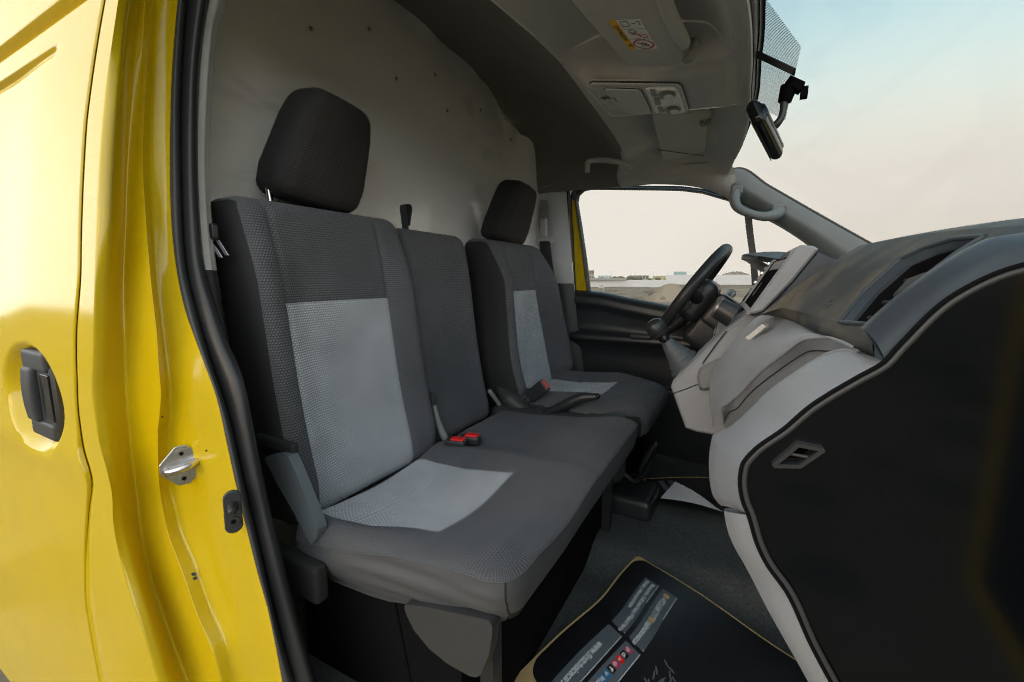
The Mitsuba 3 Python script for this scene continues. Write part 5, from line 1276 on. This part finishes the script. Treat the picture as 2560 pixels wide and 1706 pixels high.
lab_poly(LBL + '__warning_sign', [(0.10, 0.86), (0.19, 0.885), (0.19, 0.835)], 'label_yellow', 0.0018)
def lab_ring(key, uc, wc_, r0, r1, mat, d, ang0=0, ang1=2 * math.pi):
    w_, h_ = np.linalg.norm(eb), np.linalg.norm(ea)
    t = np.linspace(ang0, ang1, 40)
    q = [np.array([lab(uc + r * math.cos(k) / w_, wc_ + r * math.sin(k) / h_, d) for k in t]) for r in (r0, r1)]
    (m, uv) = grid(np.stack(q))
    put(key, m, mat, False)
lab_ring(LBL + '__prohibition_ring', 0.62, 0.82, 0.0165, 0.0200, 'label_red', 0.0014)
lab_poly(LBL + '__prohibition_bar', [(0.38, 0.745), (0.415, 0.73), (0.86, 0.895), (0.83, 0.91)], 'label_red', 0.0014)
for s0 in (0.28, 0.64):
    lab_poly(LBL + '__rule', [(0.26, s0), (1, s0), (1, s0 + 0.006), (0.26, s0 + 0.006)], 'button_grey', 0.0012)
icons = [[(0.34, 0.08), (0.37, 0.05), (0.55, 0.05), (0.58, 0.10)], [(0.34, 0.08), (0.36, 0.20), (0.55, 0.20), (0.58, 0.10)], [(0.66, 0.12), (0.80, 0.12)], [(0.84, 0.06), (0.92, 0.06), (0.92, 0.16), (0.86, 0.16)],
         [(0.40, 0.36), (0.46, 0.32), (0.60, 0.33), (0.66, 0.40), (0.50, 0.42), (0.40, 0.38)], [(0.45, 0.50), (0.55, 0.46), (0.72, 0.50), (0.76, 0.58), (0.92, 0.58), (0.90, 0.48), (0.78, 0.48)], [(0.54, 0.80), (0.60, 0.76), (0.70, 0.84), (0.66, 0.88)], [(0.56, 0.78), (0.54, 0.90)], [(0.72, 0.78), (0.78, 0.86), (0.60, 0.88)]]
for k, ic in enumerate(icons):
    q = np.array([lab(u, w, 0.0015) for u, w in ic])
    put(LBL + '__pictogram', tube(q, 0.00055, 5, 14, smooth_path=False), 'label_red' if k == 5 else 'label_ink', True)
q = np.array([lab(u, w, 0.0015) for u, w in [(0.42, 0.47), (0.50, 0.44), (0.62, 0.46), (0.70, 0.55), (0.60, 0.60), (0.48, 0.58)]])
put(LBL + '__pictogram', tube(q, 0.0006, 5, 14), 'label_red', True)

SV1 = 'sun_visor_001'
q2 = np.array([(-0.2971,0.1793,1.93),(-0.1461,0.2531,1.93),(-0.14,0.275,1.93),(-0.1485,0.3247,1.93),(-0.1576,0.366,1.93),(-0.1791,0.5816,1.925),(-0.209,0.8426,1.92),(-0.2372,0.8592,1.92),(-0.2459,0.9097,1.92),(-0.2743,0.9057,1.92),(-0.3511,0.8191,1.92),(-0.361,0.7664,1.92)])
put(SV1 + '__panel', plate(q2 + [0, 0, 0.014], 0.016, up=(0, 0, -1), bevel=0.005), 'headliner_grey', 50)
sm_ = np.array([(-0.3315,0.498,1.911),(-0.2608,0.5861,1.911),(-0.1922,0.6633,1.911)])
put(SV1 + '__panel_gap', tube(sm_, 0.0013, 6, 20), 'void', True)
put(SV1 + '__clip', tube([(-0.1469,0.3034,1.93),(-0.1536,0.299,1.915),(-0.164,0.2909,1.912),(-0.1659,0.2802,1.918)], 0.007, 10, 20), 'button_grey', True)
put(SV1 + '__pivot', tube([(-0.2021,0.7808,1.93),(-0.1846,0.8,1.93)], 0.008, 10, 8), 'button_grey', True)
tag(SV1, 'far sun visor over the driver side, plain grey with a seam', 'sun visor', 'sun visors')
OC = 'overhead_console'
tag(OC, 'pale grey overhead console with storage lid and two map lamps', 'overhead console')
def under(p):
    """Move a point up or down onto the underside of the header panel."""
    i = np.argmin(np.hypot(HDR[..., 0] - p[0], HDR[..., 1] - p[1]))
    return np.array([p[0], p[1], HDR.reshape(-1, 3)[i, 2]])
base = np.array([(-0.3732,-0.1701,1.905),(-0.3643,-0.1757,1.905),(-0.2626,-0.1444,1.895),(-0.1792,-0.1151,1.888),(-0.1733,-0.0949,1.888),(-0.1739,-0.0187,1.888),(-0.176,0.0675,1.888),(-0.1833,0.0816,1.888),(-0.2627,0.0637,1.893),(-0.3334,0.0367,1.898),(-0.3734,-0.0015,1.903),(-0.3768,-0.0326,1.905)])
put(OC, plate(base + [0, 0, 0.006], 0.0105, up=(0, 0, -1), bevel=0.003), 'console_shell', 40)
bl_ = np.vstack([base, base[:1]])
put(OC + '__panel_gap', tube(np.vstack([np.linspace(a, b, 5, endpoint=False) for a, b in zip(bl_[:-1], bl_[1:])]) + [0, 0, 0.0005], 0.0022, 6, caps=False), 'trim_dark', True)
lid = np.array([(-0.3467,-0.1406,1.899),(-0.3391,-0.1494,1.899),(-0.2696,-0.1242,1.893),(-0.2625,-0.114,1.891),(-0.2639,-0.0347,1.891),(-0.2692,0.0431,1.892),(-0.33,0.0229,1.896),(-0.3509,-0.0152,1.899)])
put(OC + '__storage_lid', plate(lid + [0, 0, 0.0005], 0.007, up=(0, 0, -1), bevel=0.002), 'console_shell', 40)
ll_ = np.vstack([lid, lid[:1]])
put(OC + '__storage_lid__lid_gap', tube(np.vstack([np.linspace(a, b, 5, endpoint=False) for a, b in zip(ll_[:-1], ll_[1:])]) + [0, 0, -0.0035], 0.0012, 6, caps=False), 'trim_dark', True)
put(OC + '__storage_lid__catch', plate(np.array([(-0.3362,-0.0998,1.893),(-0.3285,-0.0917,1.893),(-0.33,-0.0646,1.893),(-0.3389,-0.0694,1.893)]), 0.002, up=(0, 0, -1), bevel=0.0005), 'button_grey', 30)
lpn = np.array([(-0.2509,-0.1183,1.888),(-0.2462,-0.1221,1.888),(-0.1883,-0.1019,1.884),(-0.1829,-0.0871,1.884),(-0.1828,-0.0197,1.884),(-0.1854,0.0587,1.884),(-0.1911,0.0655,1.884),(-0.2544,0.0439,1.888),(-0.2586,0.0271,1.888)])
put(OC + '__lamp_panel', plate(lpn + [0, 0, 0.001], 0.006, up=(0, 0, -1), bevel=0.002), 'lamp_panel', 40)
for cpx in ([(-0.2083,-0.0793,1.884)], [(-0.2104,0.0257,1.884)]):
    c0 = np.array(cpx[0]) - np.array([0, 0, 0.0055])
    t = np.linspace(0, 2 * np.pi, 40)
    dome = [np.stack([c0[0] + r * 0.020 * np.cos(t) * 1.0, c0[1] + r * 0.026 * np.sin(t), np.full(40, c0[2] - 0.004 * (1 - r * r))], -1) for r in np.linspace(1, 0.02, 8)]
    (m, uv) = grid(np.array(dome))
    lk = put(OC + '__map_lamp', m, 'button_grey', True)
    lens = [np.stack([c0[0] + 0.004 + 0.011 * np.cos(t) * r, c0[1] + 0.019 * np.sin(t) * r, np.full(40, c0[2] - 0.0052)], -1) for r in (1.0, 0.02)]
    (m, uv) = grid(np.array(lens))
    put(lk + '__lens', m, 'label_white', False)
for quad in ([(-0.2403,-0.1246,1.883),(-0.2291,-0.1185,1.883),(-0.2309,-0.0833,1.883),(-0.2428,-0.0876,1.883)], [(-0.2409,-0.0737,1.883),(-0.2287,-0.0671,1.883),(-0.232,-0.0253,1.883),(-0.2448,-0.0307,1.883)], [(-0.2436,-0.0066,1.883),(-0.2326,-0.0023,1.883),(-0.2335,0.0338,1.883),(-0.2452,0.0311,1.883)]):
    put(OC + '__switch', plate(np.array(quad) + [0, 0, 0], 0.005, up=(0, 0, -1), bevel=0.0015), 'button_grey', 30)
for k in range(4):
    g0 = np.array((-0.3629,-0.1094,1.896)) + np.array([0.006 * k, 0.0015 * k, -0.0035])
    put(OC + '__mic_slot', tube([g0, g0 + [0.004, 0.018, 0.0]], 0.0012, 6, 3), 'void', True)

MR = 'rear_view_mirror'
tag(MR, 'black rear-view mirror hanging from the windscreen, seen from behind its shell', 'rear-view mirror')
mc = np.array((0.01,0,1.79))
a1_ = np.array((-0.017,-0.085,1.816))
a2_ = np.array((0.0357,0.095,1.761))
ax = (a2_ - a1_); Lm = np.linalg.norm(ax); ax /= Lm
mc = (a1_ + a2_) / 2
nz = np.array([0.92, 0.1, 0.33]); nz -= ax * (nz @ ax); nz /= np.linalg.norm(nz)
vz_ = np.cross(ax, nz)
def shell_warp(q, v):
    v = v.copy()
    k = 1 - 0.35 * np.clip(q[:, 2], 0, 1) ** 2 * 1.0
    v[:, 0] *= (1 - 0.10 * np.clip(q[:, 2], 0, 1))
    v[:, 1] *= k
    return v
soft_box(MR + '__housing', (Lm - 0.005, 0.066, 0.038), 0.0175, 'gloss_black', mc, M=np.column_stack([ax, vz_, nz]), warp=shell_warp, k=6)
soft_box(MR + '__glass', (Lm - 0.02, 0.052, 0.002), 0.0009, 'chrome', mc - nz * 0.0185, M=np.column_stack([ax, vz_, nz]), k=2)
m0, m1_ = np.array((0.0579,0,1.866)), np.array((0.0409,0,1.845))
m0[2] = ws(m0[0], m0[1]) - 0.012
put(MR + '__foot', cat(trimesh.creation.box((0.036, 0.034, 0.018)).apply_transform(trimesh.transformations.rotation_matrix(0.6, [0, 1, 0])).apply_translation(m0), trimesh.creation.box((0.014, 0.020, 0.022)).apply_translation(m0 + [0.020, 0.0, -0.020])), 'screen', 30)
put(MR + '__foot_block', tube([m0 + [-0.01, 0, 0.0], np.array(m1_)], [0.018, 0.014], 14), 'screen', True)
put(MR + '__arm', tube([np.array(m1_) + [0, 0, 0.005], (0.0394,0,1.821), (0.0318,0,1.802), mc + nz * 0.012], [0.009, 0.0075, 0.008, 0.010], 14, 20), 'black_plastic', True)
put(MR + '__print', frame_text('E11 02', 0.006, mc + nz * 0.0182 + ax * 0.045, ax, vz_, 0.0005), 'print_white', False)
soft_box(MR + '__lever', (0.02, 0.014, 0.02), 0.004, 'black_plastic', mc + ax * 0.05 - vz_ * 0.030, M=np.column_stack([ax, vz_, nz]))
# ruled shade on the glass beside the mirror foot
L1 = []
for y in np.arange(-0.33, 0.275, 0.0062):
    x0 = float(front_x(y)) + 0.015
    x1 = 0.056 if y > -0.165 else 0.056 - (-0.165 - y) * 0.52
    if -0.055 < y < -0.012 or x1 <= x0:
        continue
    n_ = 6
    xx = np.linspace(x0, x1, n_)
    a = on_glass(xx, np.full(n_, y)); b = on_glass(xx, np.full(n_, y + 0.0029))
    (m, uv) = grid(np.stack([a, b]))
    L1.append(tri(m))
key = put(VAN + '__windscreen__ruled_shade', cat(*L1), 'trim_dark', False)
tag(key, 'band of fine dark lines printed on the windscreen', kind='stuff')
yy = np.linspace(-0.055, -0.012, 8)
(m, uv) = grid(np.array([[on_glass(np.array([x]), np.array([y]), 0.0015)[0] for x in np.linspace(front_x(0.0), 0.056, 8)] for y in yy]))
put(VAN + '__windscreen__shade_bar', m, 'base_plastic', False)

# ------------------------------------------------------------------ printed floor mats and the sheet of paper
MA, MB, MD_ = (np.array(p) for p in [(-0.2357,-0.0475,0.64),(-0.363,-0.5342,0.632),(0.1262,-0.2512,0.66)])
MC = MB + (MD_ - MA)
kink = np.array((-0.2625,-0.321,0.655))
def mat_pt(u, w, lift=0.0):
    """u: away from the seat edge, w: along that edge from the far corner towards the door, 0..1"""
    p = (MA * (1 - w) + MB * w) * (1 - u) + (MD_ * (1 - w) + MC * w) * u
    e = MA * (1 - w) + MB * w
    p = p + np.array([0.022 * np.exp(-((w - 0.5) / 0.22) ** 2) * (1 - u), 0, 0.016 * np.exp(-((w - 0.52) / 0.25) ** 2) * (1 - u) + 0.010 * np.sin(u * 5 + w * 3) * u])
    return p + np.array([0, 0, lift])
def mat_sheet(u0, u1, w0, w1, lift, n=24):
    return grid(np.array([[mat_pt(u, w, lift) for u in np.linspace(u0, u1, n)] for w in np.linspace(w0, w1, n)]))[0]
MT = 'floor_mat'
tag(MT, 'black printed paper floor mat with gold rim and white lettering on the passenger floor', 'floor mat', 'paper floor mats')
put(MT, mat_sheet(0, 1.15, 0, 1.12, 0.0, 40), 'mat_gold', True)
rr_ = shapely.Polygon([(0.014, 0.011), (1.3, 0.011), (1.3, 0.988), (0.014, 0.988)]).buffer(-0.085).buffer(0.085, quad_segs=10)
def mat_poly(key, poly, lift, mat, size=0.03):
    tv, tf = trimesh.creation.triangulate_polygon(poly, engine='earcut')
    tv, tf = trimesh.remesh.subdivide_to_size(np.c_[tv[:, :2], np.zeros(len(tv))], tf, size)
    return put(key, trimesh.Trimesh(np.array([mat_pt(u, w, lift) for u, w, _ in tv]), tf, process=False), mat, True)
mat_poly(MT + '__print', rr_.intersection(shapely.box(0, 0, 1.15, 1.12)), 0.0010, 'mat_black')
LW, LU = np.linalg.norm(MB - MA), np.linalg.norm(MD_ - MA)
def mat_text(key, text, u0, w0, hgt, length, mat, bold=False):
    """Reads towards the door (w grows), letters stand away from the seat (u grows)."""
    tx = meshkit.text_mesh(text, 1.0, 0.02, bold)
    v = np.array(tx.vertices)
    s = v[:, 0] / v[:, 0].max() * length / LW
    p = np.array([mat_pt(u0 + b * hgt / LU, w0 + a, 0.0022 + 0.0003 * (c > 0)) for a, b, c in zip(s, v[:, 1], v[:, 2])])
    put(key, trimesh.Trimesh(p, tx.faces, process=False), mat, False)
for u0, u1, w0, w1 in ((0.16, 0.265, 0.13, 0.545), (0.295, 0.40, 0.13, 0.545), (0.16, 0.265, 0.565, 0.98), (0.295, 0.40, 0.565, 0.98)):
    mat_poly(MT + '__print_panel', shapely.box(u0, w0, u1, w1).buffer(-0.012).buffer(0.012), 0.0016, 'print_slate')
    mat_poly(MT + '__print_rule', shapely.box(u1 - 0.004, w0, u1, w1), 0.0019, 'print_white', True)
mat_text(MT + '__lettering', 'Showroom No. 70,85 Souq Al Haraj, Al Ruqa Al Hamra', 0.222, 0.145, 0.010, 0.205, 'print_white', True)
mat_text(MT + '__lettering', 'Sharjah, United Arab Emirates', 0.180, 0.145, 0.010, 0.130, 'print_white', True)
mat_text(MT + '__lettering', '+971 6 545 7777', 0.325, 0.185, 0.014, 0.085, 'print_white', True)
mat_text(MT + '__lettering', 'info@firstchoicecars.ae', 0.325, 0.385, 0.012, 0.083, 'print_white', True)
mat_text(MT + '__lettering', 'www.firstchoicecars.com', 0.195, 0.66, 0.015, 0.155, 'print_white', True)
mat_text(MT + '__lettering', 'firstchoicecarsuae', 0.325, 0.775, 0.014, 0.108, 'print_white', True)
for w0, mat, ch in ((0.590, 'icon_pink', 'p'), (0.620, 'screen', 'd'), (0.648, 'buckle_red', '>'), (0.678, 'icon_pink', 'o'), (0.706, 'screen', 'f'), (0.735, 'icon_blue', 'v'), (0.763, 'icon_blue', 'in')):
    mat_poly(MT + '__icon', shapely.box(0.318, w0 - 0.012, 0.362, w0 + 0.012).buffer(-0.004).buffer(0.004), 0.0020, mat)
    mat_text(MT + '__icon_letter', ch, 0.328, w0 - 0.007, 0.010, 0.008, 'print_white', True)
for w0 in (0.165, 0.368):
    mat_poly(MT + '__icon', shapely.box(0.322, w0 - 0.013, 0.362, w0 + 0.013).buffer(-0.006).buffer(0.006), 0.0020, 'mat_gold')
# the dark car drawn on the mat: a few pale outlines and a lamp
for pts in ([(0.98, 0.60), (1.02, 0.74), (1.00, 0.84), (0.86, 0.94), (0.74, 0.98)], [(0.98, 0.80), (0.90, 0.88), (0.80, 0.92)], [(1.02, 0.86), (1.09, 0.92), (1.10, 1.0)], [(0.74, 0.72), (0.80, 0.71), (0.88, 0.75), (0.96, 0.77)]):
    q = resample([mat_pt(a, b, 0.0018) for a, b in pts], 40)
    put(MT + '__car_drawing', tube(q, 0.0011, 6), 'print_white', True)
for k in range(9):
    a, b = 0.765 + 0.018 * k, 0.735 + 0.006 * k + 0.003 * (k % 3)
    mat_poly(MT + '__car_drawing', shapely.affinity.scale(shapely.Point(a, b).buffer(0.012, quad_segs=4), 1.0, 0.55), 0.0022, 'print_white')
for k in range(14):
    a, b = 0.50 + 0.10 * rng.random(), 0.50 + 0.16 * rng.random()
    mat_poly(MT + '__scuff', shapely.affinity.rotate(shapely.affinity.scale(shapely.Point(a, b).buffer(0.022, quad_segs=4), 1.0, 0.22), 120 * rng.random()), 0.0019 + 0.00003 * k, 'print_slate')
M2 = 'floor_mat_001'
tag(M2, 'second black printed mat with gold rim, on the far floor under the white sheet', 'floor mat', 'paper floor mats')
na, nb_, nc = (np.array(p) for p in [(-0.3136,0.3741,0.68),(-0.167,0.4371,0.68),(-0.0877,0.4993,0.68)])
ex = (nc - na); ex[2] = 0; lx = np.linalg.norm(ex); ex /= lx
ey = np.array([ex[1], -ex[0], 0.0])
m2 = lambda u, w, d=0.0: na + ex * u + ey * w + np.array([0, 0, d + 0.006 * math.sin(u * 9)])
(m, _) = grid(np.array([[m2(u, w) for u in np.linspace(0, 0.5, 14)] for w in np.linspace(0, 0.15, 12)]))
put(M2, m, 'mat_gold', True)
(m, _) = grid(np.array([[m2(u, w, 0.001) for u in np.linspace(0.009, 0.491, 14)] for w in np.linspace(0.009, 0.154, 12)]))
put(M2 + '__print', m, 'mat_black', True)
for u0 in (0.05, 0.085):
    (m, _) = grid(np.array([[m2(u, w, 0.0018) for u in (u0, u0 + 0.02)] for w in np.linspace(0.03, 0.14, 6)]))
    put(M2 + '__print_panel', m, 'print_slate', True)
PS = 'paper_sheet'
pa_, pb_, pc_ = (np.array(p) for p in [(-0.1937,0.3636,0.7),(-0.2223,0.2302,0.69),(-0.0264,0.2346,0.69)])
pd_ = pa_ + (pc_ - pb_)
rows = []
for w in np.linspace(0, 1, 14):
    l, r_ = pa_ * (1 - w) + pb_ * w, pd_ * (1 - w) + pc_ * w
    r_ = (pa_ * 0.12 + pc_ * 0.88) * (1 - w) + pc_ * w
    rows.append([l * (1 - u) + r_ * u + np.array([0, 0, 0.008 * math.sin(u * 3.1)]) for u in np.linspace(0, 1, 16)])
(m, _) = grid(np.array(rows))
put(PS, m, 'paper_white', True)
tag(PS, 'blank white sheet of paper lying folded on the far floor mat', 'paper')
soft_box('floor_bracket', (0.16, 0.17, 0.075), 0.02, 'black_plastic', np.array((-0.3105,0.1948,0.7)) + [0, 0, -0.012], k=4)
tag('floor_bracket', 'black plastic cover box on the floor between the seats and mats', 'cover')
put('pedal_frame', cat(tube([(-0.3152,0.33,0.7262),(-0.3018,0.33,0.7611),(-0.2785,0.33,0.8172),(-0.2585,0.33,0.8522)], 0.010, 10, 16), tube([(-0.3485,0.33,0.7066),(-0.3145,0.33,0.7102),(-0.3115,0.33,0.727)], 0.008, 8, 10)), 'black_plastic', True)
tag('pedal_frame', 'thin black bent steel bar on the driver floor', 'bar')

# ------------------------------------------------------------------ the lot outside
gx = np.sinh(np.linspace(-1, 1, 140) * 7.2) / math.sinh(7.2) * 3000
gy = gx
XX, YY = np.meshgrid(gx, gy, indexing='ij')
dist = np.hypot(XX, YY)
ZZ = (meshkit.fbm(np.stack([XX * 0.25, YY * 0.25, XX * 0], -1), 4) - 0.5) * 0.30 * ss(4, 12, dist) * ss(400, 60, dist) - 0.02
(m, uv) = grid(np.stack([XX, YY, ZZ], -1))
put('sand_ground', m, 'sand', True)
tag('sand_ground', 'pale rutted sand of the empty lot', None, kind='structure')


def dir_at(az, d):
    """The point at distance d in azimuth az (degrees from the +y axis, positive towards +x)."""
    return np.array([math.sin(math.radians(az)) * d, eye[1] + math.cos(math.radians(az)) * d, 0.0])


def mound(key, az, d, w, h, seed, label, cat_='sand mound'):
    c = dir_at(az, d)
    t = np.linspace(0, 2 * np.pi, 49)
    rows = []
    for r in np.linspace(1.0, 0.0, 26):
        rad = w * (1 + 0.22 * (meshkit.fbm(np.stack([np.cos(t) * 1.4 + seed, np.sin(t) * 1.4, t * 0], -1), 3) - 0.5) * 2) * max(r, 0.002)
        x, y = c[0] + rad * np.cos(t), c[1] + rad * np.sin(t) * 0.7
        z = h * np.exp(-(r / 0.52) ** 2) * (1 - r ** 4) * (1 + 0.5 * (meshkit.fbm(np.stack([x * 0.5, y * 0.5, t * 0 + seed], -1), 4) - 0.5)) - 0.15 * r
        rows.append(np.stack([x, y, z], -1))
    rows = np.array(rows)
    rows[:, -1] = rows[:, 0]
    (m, uv) = grid(rows)
    put(key, m, 'sand', True)
    tag(key, label, None, kind='structure')


mound('sand_mound', -8.6, 30, 2.8, 1.22, 1.0, 'small heap of sand beyond the driver window')
mound('sand_mound_001', -1.5, 22, 3.4, 0.62, 5.0, 'broad low heap of sand near the quarter window')
mound('sand_mound_002', -1.6, 160, 13.0, 3.6, 9.0, 'rocky rise behind the quarter window')
mound('sand_mound_003', -15.0, 20, 3.0, 0.40, 12.0, 'low rutted sand bank under the rear half of the driver window')
mound('sand_mound_004', -5.0, 17, 2.2, 0.36, 15.0, 'low sand ripple in front of the heap')


def thing_box(key, az, d, w, h, dep, mat, label, cat_, z0=0.0, group=None):
    c = dir_at(az, d)
    a = -math.radians(az)
    b = trimesh.creation.box((w, dep, h))
    b.apply_transform(trimesh.transformations.rotation_matrix(a, [0, 0, 1]))
    b.apply_translation(c + [0, 0, z0 + h / 2])
    put(key, b, mat, 30)
    if label:
        tag(key, label, cat_, group)
    return key


def windows(parent, az, d, w, h, dep, nx, nz, mat, z0=0.0, fill=0.6):
    c = dir_at(az, d - dep / 2 - 0.06)
    a = -math.radians(az)
    for i in range(nx):
        for j in range(nz):
            b = trimesh.creation.box((w / nx * fill, 0.15, h / nz * fill))
            b.apply_translation([(i + 0.5 - nx / 2) * w / nx, 0, z0 + (j + 0.5) * h / nz])
            b.apply_transform(trimesh.transformations.rotation_matrix(a, [0, 0, 1]))
            b.apply_translation(c)
            put(parent + '__window', b, mat, 30)


k = thing_box('office_block', -7.6, 420, 10.5, 7.4, 8, 'concrete_pale', 'teal glass office block beside two slim masts on the skyline', 'building')
windows(k, -7.6, 420, 10.5, 7.4, 8, 6, 2, 'glass_teal', 0.0, 0.82)
k = thing_box('boundary_wall', -14.5, 75, 17, 1.18, 0.4, 'concrete_pale', 'long low pale wall with dark coping beyond the sand', 'wall')
thing_box(k + '__coping', -16.3, 74.6, 6.2, 0.28, 0.7, 'far_grey', None, None, 1.18)
thing_box('boundary_wall_001', -3.0, 110, 24, 2.2, 0.4, 'concrete_pale', 'pale fence wall running behind the steering wheel and quarter window', 'wall')
for i, (az, d, w, h) in enumerate(((-18.4, 230, 3.5, 5.5), (-16.6, 300, 9, 3.3), (-12.4, 320, 13, 3.5), (-10.0, 330, 9, 3.2), (-5.6, 340, 14, 3.4))):
    key = 'shed' if i == 0 else f'shed_{i:03d}'
    lab_ = ('small dark block at the rear edge of the driver window', 'low shed farthest left beyond the dark coping', 'wide low shed on the skyline right of the coping', 'low shed behind the sand heap', 'low shed right of the teal office block')[i]
    thing_box(key, az, d, w, h, 8, ('far_grey', 'concrete_pale', 'far_grey', 'far_yellow', 'far_grey')[i], lab_, 'building', 0, 'low buildings on the skyline')
    windows(key, az, d, w, h, 8, max(3, int(w / 2)), 2 if h > 5 else 1, 'glass_teal' if i % 2 else 'scrub', 0.3, 0.55)
for i in range(26):
    az = -18.3 + i * 0.72 + rng.uniform(-0.3, 0.3)
    d = rng.uniform(200, 420)
    key = 'shrub' if i == 0 else f'shrub_{i:03d}'
    c = dir_at(az, d)
    s = rng.uniform(0.6, 1.3)
    b = trimesh.creation.icosphere(2, 1.0)
    v = np.array(b.vertices)
    v *= (0.75 + 0.6 * meshkit.fbm(v * 2.1 + i, 3))[:, None] * np.array([s * 1.8, s * 1.8, s])
    put(key, trimesh.Trimesh(v + c + [0, 0, s * 0.6 + 0.5], b.faces, process=False), 'scrub', False)
    tag(key, 'small dark shrub along the far skyline behind the pale walls', 'shrub', 'shrubs on the skyline')
for i, az in enumerate((-16.0, -15.75, -13.3, -12.9, -11.1, -10.7, -9.0, -8.4, -6.6, -6.2, -2.6, -1.8, -0.9, -0.2)):
    d = 300 + 40 * ((i * 7) % 5) / 5
    key = 'lamp_mast' if i == 0 else f'lamp_mast_{i:03d}'
    c = dir_at(az, d)
    h = 6.2 + 1.2 * ((i * 5) % 4) / 4
    put(key + '__pole', tube([c, c + [0, 0, h]], [0.12, 0.08], 8), 'concrete_pale', True)
    hd = trimesh.creation.box((1.2, 0.4, 0.45)).apply_translation(c + [0, 0, h])
    put(key + '__lamp_head', hd, 'print_white', 30)
    tag(key, 'tall thin pale lamp mast on the far skyline', 'lamp mast', 'lamp masts on the skyline')
SG = 'site_sign'
c = dir_at(-17.0, 45)
a = -math.radians(-17.0)
put(SG + '__board', trimesh.creation.box((0.62, 0.05, 0.46)).apply_transform(trimesh.transformations.rotation_matrix(a, [0, 0, 1])).apply_translation(c + [0, 0, 0.74]), 'concrete_pale', 30)
for s_ in (-0.26, 0.26):
    put(SG + '__post', tube([c + [s_, 0, 0], c + [s_, 0, 0.6]], 0.04, 8), 'far_grey', True)
for j in range(4):
    put(SG + '__print_line', trimesh.creation.box((0.44 - 0.1 * (j % 2), 0.02, 0.035)).apply_transform(trimesh.transformations.rotation_matrix(a, [0, 0, 1])).apply_translation(c + [0.0, -0.04, 0.60 + 0.09 * j]), 'far_grey', 30)
tag(SG, 'small pale notice board standing on the sand', 'sign')
for k in list(labels):
    if not any(s == k or s.startswith(k + '__') for s in scene):
        del labels[k]
